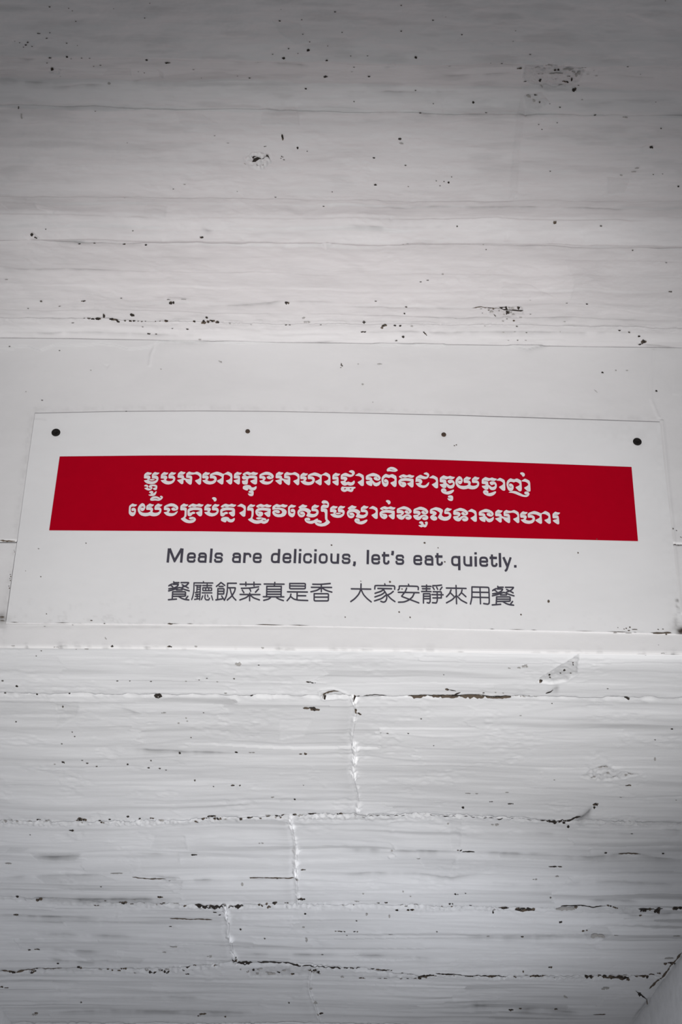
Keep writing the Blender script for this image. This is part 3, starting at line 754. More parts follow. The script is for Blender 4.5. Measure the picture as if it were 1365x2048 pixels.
# passage ceiling, lower half
blobs(crop("""290 112 12 4;122 127 3 2;1045 178 10 2 2;778 222 14 4;1210 283 14 3 1;1190 318 10 6 2;1208 399 18 5 0 0.1;70 382 7 5;165 392 8 8 1;150 395 10 5 1;640 385 14 5 0 0.15;490 410 14 6 1;505 405 4 7 1;385 416 14 3 1;62 464 14 5;35 244 12 5 2;
1098 417 12 7 0 -0.4;1075 430 10 5 1;860 452 8 4;880 463 6 3;963 521 5 5;1222 460 5 4;940 645 10 9;945 640 5 12;1262 690 12 5;1275 695 6 7 0 0.5;1245 690 8 4 1;1015 688 6 5;1117 697 8 4;1085 702 14 5 2;1030 702 8 5 2;148 682 6 5;50 691 15 4;318 675 12 4 0 0.2;230 663 6 3;
650 685 14 4;615 688 12 3;600 690 5 5;735 680 5 3;750 697 10 3;670 688 8 4;140 859 14 5 2;145 855 8 4 1;815 858 18 4 1;795 865 8 3 1;325 811 4 4;1157 817 4 4;902 868 5 4 1;27 756 10 2 1;8 752 8 3 1;970 340 6 7 2;1110 319 4 2;620 310 6 2;1050 178 6 3 2;490 678 8 3 1;400 680 6 4 2;540 692 6 3 2;
660 613 10 3 2;840 632 10 4 2;150 603 16 3 1;115 605 10 4 1;1215 513 6 4 2;1228 565 6 10 2;1290 620 6 2;1350 528 14 2 1;1280 855 14 4 1;1245 762 6 4 2;1265 815 10 8 2;540 395 6 3 2;660 410 10 4 1;700 590 20 2 2;685 511 10 3 1;1150 415 12 2 1;680 320 5 2 2;405 338 4 2;470 286 30 2 2;1060 560 4 3""", 0, 1600, 2))
for w, mi, p in ((2.2, 0, '780,423 830,427 880,425 975,425'), (1.2, 0, '820,430 850,431'), (2.4, 0, '950,657 980,660 1010,658'), (1.6, 0, '1030,655 1070,660 1130,660'), (1.0, 0, '1130,660 1160,663 1205,668'),
                 (0.7, 0, '1210,668 1240,670 1365,674'), (0.8, 1, '680,477 760,480 850,484'), (0.8, 1, '530,302 600,312 665,313'), (0.7, 1, '1120,315 1000,313 1180,315'),
                 (1.1, 2, '0,464 130,466 250,470 430,476'), (0.9, 2, '140,540 300,545 560,552'), (0.9, 2, '0,300 100,296 300,290 460,290'), (1.8, 2, '90,384 300,390 560,392 700,396'),
                 (0.8, 2, '500,208 640,212 800,210'), (1.4, 2, '130,212 220,216 330,214'), (0.8, 2, '480,795 700,793 900,797'), (1.1, 2, '170,852 400,846 700,850 1100,854'), (0.9, 2, '940,620 1100,622 1365,618'),
                 (0.8, 2, '560,292 760,316 900,322'), (1.3, 2, '190,640 300,652 420,660'), (0.9, 2, '200,604 300,610 420,612'), (0.7, 2, '900,310 1120,316 1180,314'), (0.6, 1, '0,688 60,690 150,684 240,676')):
    crack(w, P_(p, 0, 1600, 2), mi, .7)
blobs(crop("""910 105 6 7;855 90 8 7;893 88 7 6;490 37 6 5;860 262 28 2.5;1060 205 6 4;510 203 30 3;475 196 10 3;180 415 8 3;150 416 8 2;65 411 10 2 2;283 441 18 4;225 441 7 4;105 462 6 8 2;195 468 4 7 2;645 428 28 5;740 433 44 7;612 438 8 8 2;900 430 44 8 2;940 425 10 6 1;1072 419 14 4 0 0.2;1100 428 18 3 1 0.4;
1210 437 16 7;1268 440 14 10;1274 436 8 14;1340 430 14 9;1355 427 14 5;878 482 8 5 0 -0.4;727 546 8 3;1025 542 30 12 2;1050 548 8 6 2;970 518 6 4 1;985 516 5 3 1;1237 435 6 5 1;1200 455 8 4 1;63 490 4 3;10 530 14 2;60 530 10 2;200 540 8 3 2;25 546 4 2;
165 681 28 4;200 682 12 3;128 677 8 4;45 674 10 3;70 676 8 4;20 673 12 2;335 703 30 7 0 -0.25;305 714 20 5;360 699 16 4;85 715 12 4 1;180 715 8 4 1;240 718 10 3 1;268 716 6 3;600 703 38 3;520 702 14 3 1;790 704 34 4 1;700 707 10 2 1;1000 709 20 6;985 708 12 5;
1100 708 60 5;1150 716 8 8 1;1045 705 22 5;1200 702 30 3 1;1240 695 16 5 1;1275 690 10 4 1;840 670 10 4 1;860 832 8 4 1;683 838 12 4;720 832 8 3 1;1195 775 9 9 0 0.9;1060 755 16 7 2;900 786 14 4 2 0.4;1342 655 9 8;1320 648 12 6 1;1300 655 8 8 1;1312 630 20 5 2;1303 850 5 4 1;
1165 132 6 2;620 104 18 5 2;430 104 4 3 2;205 205 4 4 2;780 318 12 3 2;840 388 4 4;463 380 10 4;500 376 4 2;90 380 4 3 2;280 390 4 3 2;250 372 3 3 2;730 685 4 5 1;865 305 8 5 2;1290 212 6 3;310 235 10 3 2;1100 540 14 3 2;1345 541 14 3 2;520 420 6 3;610 448 4 5;440 415 10 2;385 527 4 2;590 545 10 3 2;1300 890 30 2 1""", 682, 1600, 2))
for w, mi, p in ((1.4, 2, '880,225 1000,222 1120,210 1190,212 1280,232 1360,235'), (1.0, 1, '1110,210 1150,208 1200,213'), (1.1, 2, '880,330 1000,322 1100,322 1200,330 1340,342'), (1.3, 2, '0,203 150,205 320,205 480,200'), (1.0, 2, '540,205 700,208 860,212'),
                 (0.7, 2, '0,300 120,296 300,300 440,318 560,300'), (0.8, 2, '600,330 700,338 850,338'), (1.8, 2, '500,543 680,548 900,545'), (0.8, 2, '0,625 200,628 400,635'), (0.9, 2, '980,396 1100,398 1200,405'),
                 (0.7, 0, '380,692 480,698 560,702 660,704'), (1.6, 1, '1235,755 1260,730 1300,690 1330,650 1365,610'), (1.2, 0, '1180,762 1195,772 1215,786 1224,795'), (1.1, 1, '1224,792 1228,830 1232,895'), (1.0, 2, '1160,880 1200,830 1240,780'),
                 (1.6, 2, '520,820 600,822 640,822'), (1.6, 2, '690,835 800,832 900,840 960,845'), (1.0, 1, '1010,852 1060,852'), (0.8, 2, '720,130 900,135 1100,130 1180,134'), (0.9, 2, '1280,110 1365,118'), (0.7, 0, '1190,432 1240,434 1290,433'),
                 (0.7, 0, '880,420 960,418 1010,425 1060,420'), (0.8, 2, '1110,430 1160,455 1240,460 1320,448 1365,440')):
    crack(w, P_(p, 682, 1600, 2), mi, .7)
# ragged dashes along joint 2 left and joint 3 / 4
def dashes(x0, x1, curve, dens, wmin, wmax, mis=(0, 1), jit=3.0, lmin=3, lmax=12):
    x = x0
    while x < x1:
        l = rnd.uniform(lmin, lmax)
        if rnd.random() < dens:
            y = float(np.interp(x, *xs_ys(curve))) + rnd.uniform(-jit, jit)
            blob(x + l / 2, y, l / 2, rnd.uniform(wmin, wmax), rnd.choice(mis), rnd.uniform(-.15, .15), 's')
        x += l + rnd.uniform(2, 9)
dashes(0, 600, J2, .55, .7, 1.6, (2, 2, 1), 3.5)
dashes(180, 560, J3, .5, .6, 1.5, (2, 1), 4.0)
dashes(640, 1000, J3, .35, .5, 1.1, (2, 1), 1.6)
dashes(0, 460, J4, .45, .6, 1.6, (2, 1), 3.0)
dashes(480, 800, [(480, 1945), (800, 1958)], .55, .7, 2.0, (2, 1, 2), 4.0)
dashes(800, 1300, J4, .4, .6, 1.5, (2, 1), 2.0)
dashes(900, 1100, J1, .4, .5, 1.0, (2,), 3.0)
# hairline along the beam's lower arris
for i in range(46):
    x = rnd.uniform(0, 1365); y = float(np.interp(x, *xs_ys(EDGE))) - rnd.uniform(0.5, 4)
    l = rnd.uniform(5, 34)
    crack(rnd.uniform(.25, .6), [(x, y), (x + l / 2, y + rnd.uniform(-.8, .8)), (x + l, y + l * .012)], 2, .6, 'b')
# beam grime near the board; recess shade at lower left drawn in
blobs(crop("""1240 110 6 5;1270 1335 8 7;1205 1248 12 4 2 0.8;868 1356 10 6 2;990 1354 18 5 2;150 1322 24 4 2;830 1090 10 5 2;510 1106 12 5 2""", 0, 1060, 5.6875))
crack(0.8, P_('0,126 80,130 175,132', 0, 1060, 5.6875), 1, .5, 'b')
crack(1.0, P_('0,1040 30,1040 60,1042', 0, 1060, 5.6875), 1, .4, 'b')
crack(1.9, P_('0,996 30,996 52,996', 0, 1060, 5.6875), 1, .2, 'b')
blobs(crop("""1270 205 18 6 1;1310 225 20 5 1;1350 210 14 5 1;1285 24 14 7;1236 5 12 14;1345 115 16 4 1 0.5;870 1698 16 5 2;1100 1694 30 4 2;1040 1585 6 6 2""", 1165, 1060, 6.825))
# ------------------------------------------------------------------ structure
XW = 2.3
ceiling = empty('ceiling', (0, 0, 0), 'structure', 'white painted room ceiling of long board-marked slabs above the sign')
CB = [[(x, a + (b - a) * x / 1365.) for x in (-700, 0, 682, 1365, 2100)] for a, b in ((112, 132), (209, 232), (388, 402), (478, 492), (641, 660))]
tops = [('w', -3.2)] + CB
bots = CB + [('w', -0.001)]
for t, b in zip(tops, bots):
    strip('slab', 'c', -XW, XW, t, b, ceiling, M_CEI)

beam = empty('wall_front', (0, 0, 0), 'structure', 'smooth white painted face of the lintel beam that carries the sign')
BJ = [(x, 1084 + 6 * x / 1365.) for x in (-900, 0, 682, 1365, 2300)]
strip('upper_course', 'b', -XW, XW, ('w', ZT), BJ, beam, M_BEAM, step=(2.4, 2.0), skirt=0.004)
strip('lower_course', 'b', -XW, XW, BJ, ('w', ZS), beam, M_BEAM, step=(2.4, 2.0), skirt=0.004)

sof = empty('passage_ceiling', (0, 0, 0), 'structure', 'rough white painted stone block ceiling of the passage under the beam')
COURSES = [('w', 0.001), J1, J2, J3, J4, J5]
for k in range(5):
    vj = [p for ci, p in VJ if ci == k]
    if vj:
        strip('stone_block', 's', XL - 0.02, vj[0], COURSES[k], COURSES[k + 1], sof, M_SOF)
        strip('stone_block', 's', vj[0], XR + 0.02, COURSES[k], COURSES[k + 1], sof, M_SOF)
    else:
        strip('stone_block', 's', XL - 0.02, XR + 0.02, COURSES[k], COURSES[k + 1], sof, M_SOF)
strip('stone_block', 's', XL - 0.02, XR + 0.02, J5, ('w', YEND), sof, M_SOF, step=(4, 3))

# passage side walls, room sides, floor
def wall_grid(name, P0, P1, P2, P3, n, m, nv, mat, parent, seed=1.):
    u = np.linspace(0, 1, n); v = np.linspace(0, 1, m)
    U, V = np.meshgrid(u, v)
    P0, P1, P2, P3 = [np.array(p, float) for p in (P0, P1, P2, P3)]
    P = ((P0 * (1 - U[..., None]) + P1 * U[..., None]) * (1 - V[..., None]) + (P3 * (1 - U[..., None]) + P2 * U[..., None]) * V[..., None])
    a = U * np.linalg.norm(P1 - P0); b = V * np.linalg.norm(P3 - P0)
    h = 0.004 * fbm(a * 1.5, b * 2, 3, seed) + 0.0012 * fbm(a * 4, b * 25, 3, seed)
    sk = np.minimum(np.minimum(a, a.max() - a), np.minimum(b, b.max() - b))
    h -= 0.006 * (1 - sst(0, 0.012, sk)) * np.ones_like(h)
    P = P + np.array(nv) * h[..., None]
    me = mesh_np(name, P.reshape(-1, 3), grid_faces(m, n), mat, True,
                 {'tone': 0.05 * fbm(a * 2, b * 20, 3, seed), 'dirt_shade': np.zeros_like(h)})
    return link(name, me, parent)

yj_r = float(on_plane(1296., 2010., 0, XR)[1])
wr = empty('wall_right', (0, 0, 0), 'structure', 'white painted passage wall meeting the ceiling at lower right')
wl = empty('wall_left', (0, 0, 0), 'structure', 'white painted passage wall meeting the ceiling at lower left')
rows = [0.0, 0.8, 1.6, 2.3, ZS + 0.01]
cols_r = [0.0, yj_r - 2.4, yj_r, YEND] if yj_r > 2.5 else [0.0, yj_r, YEND]
for i in range(len(rows) - 1):
    for j in range(len(cols_r) - 1):
        wall_grid('stone_block', (XR, cols_r[j], rows[i]), (XR, cols_r[j + 1], rows[i]), (XR, cols_r[j + 1], rows[i + 1]), (XR, cols_r[j], rows[i + 1]),
                  60, 40, (-1, 0, 0), M_SOF, wr, 3. + i + 5 * j)
    for j, (a, b) in enumerate(((0, 1.7), (1.7, 3.5), (3.5, YEND))):
        wall_grid('stone_block', (XL, b, rows[i]), (XL, a, rows[i]), (XL, a, rows[i + 1]), (XL, b, rows[i + 1]),
                  60, 40, (1, 0, 0), M_SOF, wl, 31. + i + 5 * j)
box('wall_back', (XL - .1, YEND, 0), (XR + .1, YEND + .1, ZS + .05), M_BEAM, None, 'structure', 'plain white end wall of the passage')
box('wall_front_left', (-XW, 0.008, 0), (XL - 0.004, 0.5, ZS - 0.002), M_BEAM, None, 'structure', 'white wall left of the passage opening under the beam')
box('wall_front_right', (XR + 0.004, 0.008, 0), (XW, 0.5, ZS - 0.002), M_BEAM, None, 'structure', 'white wall right of the passage opening under the beam')
box('floor', (-XW, -3.2, -0.1), (XW, YEND + .1, 0.0), M_FLOOR, None, 'structure', 'plain grey floor below the beam')

for k, (V, Fc, Mi) in MARKS.items():
    if not V: continue
    ax, val, nv, fn = SURF[k]
    A = np.array(V, float)
    P = on_plane(A[:, 0], A[:, 1], ax, val)
    h, _, _ = fn(P)
    if k == 's': P[:, 1] = np.maximum(P[:, 1], 0.001)
    P = P + nv * (h + 0.0008 + np.array(LIFT[k]))[:, None]
    par_o = {'c': ceiling, 'b': beam, 's': sof}[k]
    me = tri_mesh('dark_marks', P, Fc, [M_DARK, M_BROWN, M_MID, M_SOFT])
    me.polygons.foreach_set('material_index', Mi)
    link('dark_marks', me, par_o, 'stuff', 'dark pits and cracks where the white paint is missing, some recess shade painted in')

# ------------------------------------------------------------------ the sign
YF = -0.0058
TOP = [(70, 827), (230, 823.6), (395, 822.5), (550, 823.6), (682, 826), (900, 831), (1100, 837.5), (1321, 844.5)]
BOT = [(12, 1245.5), (180, 1247), (340, 1248.5), (520, 1250.5), (682, 1253), (900, 1257.5), (1100, 1261.5), (1368, 1268)]
LFT = [(70, 827), (54, 940), (37, 1066), (25, 1150), (12, 1245.5)]
RGT = [(1321, 844.5), (1328, 920), (1344.5, 1060), (1355.5, 1170), (1368, 1268)]
cpos = on_plane(682., 1045., 1, YF)
sign = empty('sign', (float(cpos[0]), YF, float(cpos[2])), None,
             'wide white plastic sign with red band, Khmer, English and Chinese lettering, screwed to the beam')
sign['category'] = 'sign'

def on_sign(px, py, off=0.0):
    return on_plane(px, py, 1, YF - off)

nc, nr = 420, 150
uu = np.linspace(0, 1, nc); vv = np.linspace(0, 1, nr)
def curve_t(c, t):
    c = np.array(c, float)
    s = np.concatenate([[0], np.cumsum(np.hypot(*np.diff(c, axis=0).T))]); s /= s[-1]
    return np.stack([np.interp(t, s, c[:, 0]), np.interp(t, s, c[:, 1])], -1)
T_, B_, L_, R_ = curve_t(TOP, uu), curve_t(BOT, uu), curve_t(LFT, vv), curve_t(RGT, vv)
U, V = np.meshgrid(uu, vv)
U3, V3 = U[..., None], V[..., None]
G = (1 - V3) * T_[None] + V3 * B_[None] + (1 - U3) * L_[:, None] + U3 * R_[:, None] \
    - ((1 - U3) * (1 - V3) * T_[0] + U3 * (1 - V3) * T_[-1] + (1 - U3) * V3 * B_[0] + U3 * V3 * B_[-1])
P = on_sign(G[..., 0], G[..., 1])
GX, GY = G[..., 0], G[..., 1]
n1 = fbm(GX / 10, GY / 8, 4, 3.); n2 = fbm(GX / 40, GY / 12, 3, 5.)
ebot = (B_[None, :, 1] - GY); etop = GY - T_[None, :, 1]; eleft = GX - L_[:, 0][:, None]; eright = R_[:, 0][:, None] - GX
dirt_shade = 0.9 * np.exp(-((GX - 1364) / 9) ** 2 - ((GY - 1262) / 9) ** 2) + 0.35 * np.exp(-((GX - 1358) / 15) ** 2 - ((GY - 1258) / 15) ** 2) * np.clip(.7 + n1, 0, 1.5)
dirt_shade += 0.75 * np.exp(-((GX - 1355.5) / 3.2) ** 2 - ((GY - 1201) / 3.2) ** 2)
dirt_shade += 0.30 * np.exp(-((GX - 1355) / 3) ** 2 - ((GY - 1212) / 6) ** 2) * np.clip(.6 + 2 * n1, 0, 1.5)
dirt_shade += 0.16 * np.exp(-((GX - 1356) / 7) ** 2 - ((GY - 1235) / 24) ** 2) * np.clip(.2 + 2 * n1, 0, 1.5)
dirt_shade += 0.16 * sst(0.28, 0.6, n1) * np.exp(-ebot / 26.) * (0.4 + 0.6 * np.exp(-((GX - 180) / 140.) ** 2))
dirt_shade += 0.05 * np.exp(-ebot / 40.) * np.exp(-eleft / 160.) * np.clip(.6 + n1, 0, 1)
dirt_shade += 0.14 * np.exp(-((GX - 16) / 8.) ** 2 - ((GY - 1238) / 8.) ** 2)
dirt_shade += 0.10 * sst(0.15, 0.5, n2) * np.exp(-((GX - 95) / 40) ** 2 - ((GY - 838) / 5) ** 2) * 3
dirt_shade += 0.05 * np.exp(-((GX - 1240) / 70) ** 2 - ((GY - 862) / 20) ** 2) * np.clip(.5 + n1, 0, 1)
dirt_shade += 0.05 * np.exp(-eright / 25.) * np.clip(.4 + n1, 0, 1) + 0.05 * np.exp(-etop / 3.)
for (ex, ey, er) in ((112, 865, 11), (1275, 883, 12), (495, 862, 6), (888, 869.5, 7)):
    dirt_shade += 0.12 * np.exp(-(((GX - ex) ** 2 + (GY - ey) ** 2) / er ** 2)) * np.clip(.6 + n1, 0, 1.4)
tone = 0.012 * n2
dirt_shade = np.clip(dirt_shade, 0, 1)
dpad = pad(dirt_shade); dpad[-1] = 0.16 + 0.3 * np.clip(fbm(np.arange(nc + 2) / 6., np.zeros(nc + 2), 3, 9.), 0, 1); dpad[0] = .12
Pp = np.pad(P, ((1, 1), (1, 1), (0, 0)), mode='edge')
bev = Pp.copy()
bev[0, :, 1] = -0.0040; bev[-1, :, 1] = -0.002
bev[1:-1, 0, 1] = bev[1:-1, -1, 1] = -0.0035
bev = bev - np.array(sign.location)
me = mesh_np('board', bev.reshape(-1, 3), grid_faces(nr + 2, nc + 2, flip=True), M_SIGN, False, {'tone': pad(tone), 'dirt_shade': dpad})
board = link('board', me, sign, None, 'white plastic board, grimy at its lower edge, rusty burn at right corner')

class Flat:
    def __init__(s): s.V = []; s.F = []; s.O = []; s.k = 0
    def lift(s, n):
        s.k += 1; s.O += [(s.k % 50) * 5e-6] * n
    def poly(s, pts, holes=()):
        loops = [pts] + list(holes)
        n = len(s.V)
        for l in loops: s.V.extend(l)
        s.lift(sum(len(l) for l in loops))
        for t in tessellate_polygon([[Vector((p[0], p[1], 0)) for p in l] for l in loops]):
            s.F.append((n + t[0], n + t[1], n + t[2]))
    def disc(s, x, y, r, k=12):
        s.poly([(x + r * math.cos(2 * math.pi * i / k), y + r * math.sin(2 * math.pi * i / k)) for i in range(k)])
    def stroke(s, pts, r, cap=True, closed=False, wy=None):
        n = len(pts)
        seg = list(zip(pts[:-1], pts[1:])) + ([(pts[-1], pts[0])] if closed else [])
        for a, b in seg:
            dx, dy = b[0] - a[0], b[1] - a[1]; l = math.hypot(dx, dy)
            if l < 1e-6: continue
            nx, ny = -dy / l * r, dx / l * r
            m = len(s.V)
            s.V += [(a[0] + nx, a[1] + ny), (b[0] + nx, b[1] + ny), (b[0] - nx, b[1] - ny), (a[0] - nx, a[1] - ny)]
            s.F.append((m, m + 1, m + 2, m + 3)); s.lift(4)
        for i, p in enumerate(pts):
            if cap or closed or 0 < i < n - 1: s.disc(p[0], p[1], r * 0.995, 10)
    def build(s, name, mat, off, parent, label, thick=0.0):
        A = np.array(s.V, float)
        P = on_sign(A[:, 0], A[:, 1], off) - np.array(parent.location)
        P[:, 1] -= np.array(s.O)
        me = tri_mesh(name, P, s.F, mat)
        # keep every face turned to the front
        bmn = [p.normal.y for p in me.polygons]
        fl = [i for i, y in enumerate(bmn) if y > 0]
        if fl:
            F2 = [tuple(reversed(f)) if bmn[i] > 0 else f for i, f in enumerate(s.F)]
            me = tri_mesh(name, P, F2, mat)
        return link(name, me, parent, None, label)

ST = [(119.5, 913), (300, 911.2), (450, 911), (682, 914.3), (900, 920.5), (1080, 927), (1264, 934)]
SB = [(1277, 1082.3), (982, 1075), (682, 1066.5), (400, 1062.5), (98.5, 1060.7)]
fb = Flat()
fb.poly(ST + SB)
fb.build('red_band', M_RED, 0.0006, sign, 'plain crimson vinyl band across the board')

# ---- Khmer lettering: outlines traced from the photograph
def BL1(x): return np.interp(x, [290, 450, 590, 720, 785, 845, 935, 975, 1055], [968.6, 968.8, 969.7, 971.8, 973.5, 975.7, 978.5, 980.4, 983.1])
def BL2(x): return np.interp(x, [260, 420, 470, 555, 670, 755, 810, 890, 930, 970, 1035, 1060, 1115], [1032.6, 1032.6, 1033, 1034, 1035.8, 1037.7, 1039.2, 1041.4, 1042.8, 1044.3, 1046, 1047.2, 1048.7])
GL = {}
def glyph(name, ox, oy, sc, line, *polys):
    out = []
    for s in polys:
        hole = s.startswith('!')
        pts = [(ox + float(a) / sc, oy + float(b) / sc) for a, b in (t.split(',') for t in s.lstrip('!').split())]
        out.append((hole, pts))
    xs = [p[0] for h, q in out for p in q]
    GL[name] = (out, min(xs), max(xs), line)

S = 13.65
glyph('mo', 280, 935, S, 1, '110,298 116,195 145,160 208,121 262,136 332,142 305,185 272,204 160,206 158,212 240,218 280,238 291,268 280,298 258,318 240,342 280,370 335,380 400,366 455,338 452,320 415,302 325,297 328,195 360,155 410,120 470,138 540,140 515,172 470,202 372,207 372,215 440,218 490,242 510,285 502,345 468,400 400,446 300,458 200,440 140,400 106,350 180,342 218,325 195,303 150,298',
      '262,320 330,312 418,322 380,347 330,357 280,350 250,335')
glyph('ho_sub', 280, 935, S, 1, '114,512 125,482 170,465 215,480 235,510 222,535 210,552 240,570 290,572 300,560 245,545 242,515 265,480 320,465 420,465 475,492 475,560 455,610 420,620 370,605 355,575 370,557 430,545 425,530 380,512 310,515 345,540 340,572 310,610 240,631 180,612 120,570 130,555 180,550 195,530 170,520')
glyph('uu_sub', 280, 935, S, 1, '245,680 270,650 320,635 365,655 365,690 330,712 380,700 420,665 440,645 460,655 445,710 410,760 350,782 290,780 245,762 228,742 280,735 310,715 280,702')
glyph('bo', 280, 935, S, 1, '566,302 576,195 620,150 665,120 715,138 782,140 760,175 725,203 620,206 620,214 700,218 740,240 751,268 742,300 710,340 735,362 790,376 860,368 905,340 912,315 880,300 778,298 784,195 825,150 868,120 925,138 992,140 970,172 930,203 830,207 832,215 900,218 945,242 968,288 960,348 920,410 850,452 770,466 690,452 610,405 562,345 640,340 672,325 650,305 610,300')
glyph('haa', 380, 935, S, 1, '336,297 342,190 385,150 430,118 485,138 557,142 530,182 495,208 380,207 382,215 460,218 505,240 516,275 500,320 470,342 510,368 570,377 630,365 670,335 660,305 620,295 543,298 548,190 580,165 640,140 740,110 830,135 918,180 980,145 1035,110 1090,130 1164,180 1157,430 1130,458 1100,466 1060,442 985,370 990,355 1080,325 1113,275 1095,240 1040,205 980,192 925,198 917,430 900,456 870,466 830,445 745,385 740,355 830,315 880,275 855,245 780,210 700,198 610,206 612,214 680,225 725,260 737,320 715,390 650,445 550,466 450,450 385,410 333,345 400,342 440,320 422,298')
glyph('ko', 470, 935, S, 1, '212,185 240,155 290,130 345,112 400,128 440,147 500,114 560,135 642,148 605,192 570,212 500,206 450,192 390,213 345,190 270,180 300,205 320,217 270,227 225,212',
      '196,290 194,250 225,228 300,228 360,242 400,220 500,215 600,240 612,270 608,430 590,455 570,463 530,460 460,420 420,377 430,358 500,335 562,310 500,295 410,290 362,310 355,430 340,455 320,463 250,466 205,440 192,370 210,356 270,355 312,335 300,322 250,331 215,318')
glyph('no_sub', 470, 935, S, 1, '215,560 225,510 280,485 345,474 420,490 445,520 460,542 510,545 540,530 575,508 598,520 590,575 550,620 490,633 430,620 395,600 375,565 370,602 340,632 290,620 225,588')
glyph('u_sub', 470, 935, S, 1, '370,665 395,635 450,625 505,640 517,680 510,750 480,782 430,783 385,765 356,720 362,704 410,715 470,705 420,699 385,688')
glyph('ngo', 470, 935, S, 1, '668,300 672,200 700,178 740,155 800,130 860,114 940,125 1010,160 1055,205 1066,255 1040,300 960,323 900,310 868,275 880,248 930,226 965,240 985,272 1000,265 985,235 930,208 850,197 725,220 730,229 800,235 838,265 846,310 798,362 840,380 900,387 960,378 1010,345 1052,318 1045,365 1000,422 930,460 850,469 760,450 700,405 666,358 730,350 778,328 750,304')
glyph('ro', 660, 935, S, 1, '70,328 75,210 115,175 160,143 215,165 292,172 265,205 235,232 120,234 120,242 200,245 240,268 242,465 225,488 200,493 160,475 70,405 72,377 170,352 200,340 185,330 130,328')
glyph('dtho', 660, 935, S, 1, '298,327 302,210 340,180 385,158 435,145 490,165 540,190 600,195 614,165 580,145 516,115 545,85 600,70 660,90 687,140 675,190 630,240 560,263 490,250 400,228 345,233 347,243 430,248 475,280 482,320 425,388 440,405 510,384 560,405 600,407 640,372 668,353 684,380 680,430 640,480 570,499 520,490 485,470 450,490 400,499 340,470 298,410 294,375 380,362 405,346 385,330',
      '303,580 315,540 345,518 400,528 690,528 709,545 690,572 655,582 640,632 610,666 560,669 510,650 475,640 440,662 390,669 340,650 310,620', '!388,580 410,564 452,570 425,597 400,600', '!538,573 602,570 575,597 560,602')
glyph('aa', 660, 935, S, 1, '686,218 740,185 795,149 860,175 934,220 932,480 915,502 880,508 840,490 760,410 765,395 850,352 884,315 862,270 800,236 730,230')
glyph('no', 950, 1000, S, 2, '113,430 112,320 200,275 300,241 400,265 480,310 521,370 510,422 460,456 400,450 340,420 323,380 350,352 400,353 430,375 445,407 462,402 445,368 400,345 300,331 175,347 190,356 250,362 290,395 292,440 330,465 360,502 410,514 460,495 512,453 524,470 520,530 480,586 410,611 350,596 315,555 300,505 296,590 268,603 190,577 135,535 116,470 200,458 238,445 215,432')
glyph('po', 750, 935, S, 1, '183,340 195,265 245,205 305,171 350,190 400,206 475,176 530,200 597,240 598,505 550,537 510,520 428,430 435,410 520,375 548,345 530,310 480,280 430,268 390,290 330,270 280,273 246,310 234,372 260,416 300,426 337,408 332,400 295,411 262,396 248,360 262,328 300,312 350,340 380,390 372,460 335,515 285,530 235,507 200,440')
glyph('i_top', 600, 930, 6.825, 1, '1185,70 1200,44 1245,24 1295,34 1330,58 1340,78 1305,94 1270,92 1225,86 1195,90', '!1222,62 1250,57 1308,84 1255,67')
glyph('to', 750, 935, S, 1, '657,245 710,210 785,184 840,205 880,216 950,188 1010,215 1087,222 1055,270 1010,287 940,275 900,262 840,281 790,275 710,246 740,270 765,286 720,293 672,275',
      '643,390 660,345 710,305 800,289 920,291 1050,311 1062,330 1060,515 1040,540 1005,547 975,530 888,455 890,430 980,398 988,385 920,372 840,363 750,374 712,397 790,393 840,410 867,450 852,500 800,540 750,537 690,502 655,450', '!702,423 716,430 757,464 735,467')
glyph('cho', 780, 930, 6.825, 1, '352,240 355,170 385,150 420,132 460,152 500,161 517,145 495,135 460,122 475,106 505,100 535,118 541,150 515,186 470,196 400,178 372,181 425,190 447,220 440,250 420,263 450,280 490,276 525,240 541,233 532,275 500,306 455,316 400,301 370,275 351,246 385,247 412,239 395,230 375,228 354,232')
glyph('chngo', 840, 935, S, 1, '546,402 550,280 600,245 650,213 710,235 770,250 830,226 890,250 967,262 940,297 895,327 830,319 780,307 730,331 680,315 595,310 600,323 670,325 715,345 727,370 727,425 770,450 810,485 850,490 900,465 912,435 890,413 850,430 810,440 770,402 758,370 790,340 860,333 920,353 957,410 957,490 920,557 860,577 800,572 750,532 735,475 727,545 692,563 640,562 560,497 546,455 620,450 662,430 630,410')
glyph('ngo_sub', 840, 935, S, 1, '578,622 600,580 660,568 710,590 737,630 710,656 760,656 820,640 880,615 920,603 942,620 920,667 860,717 780,742 700,731 630,702 590,662', '!617,628 655,652 712,656 660,645')
glyph('yo', 250, 990, S, 2, '350,430 352,370 370,315 420,253 475,220 530,243 562,310 556,360 525,420 480,446 440,432 416,400 418,365 440,343 515,348 510,325 480,314 440,335 412,370 408,412 430,452 480,482 560,490 640,482 695,452 702,425 670,408 578,408 585,300 630,265 680,230 740,253 800,262 770,302 735,326 620,321 620,329 710,330 755,355 774,400 748,470 820,490 890,480 942,450 948,425 915,408 803,408 815,300 860,265 905,230 960,253 1030,262 1000,302 965,326 850,323 850,331 940,332 985,360 1002,410 985,482 930,547 860,577 790,584 730,577 680,561 620,577 540,584 450,562 390,517')
glyph('e', 250, 990, S, 2, '103,470 115,300 160,265 210,230 265,253 337,262 310,297 270,319 180,318 160,350 160,432 180,467 215,477 250,467 257,440 235,433 205,447 178,420 180,375 215,350 265,353 302,390 302,460 280,532 240,574 200,582 150,562 113,520')
glyph('oe_top', 250, 990, S, 2, '683,118 710,75 770,41 840,30 910,50 970,85 992,75 953,45 970,24 1010,23 1042,60 1020,107 960,152 910,162 830,151 760,160 705,157', '!752,118 800,98 860,90 935,123 890,116 840,104 800,108')
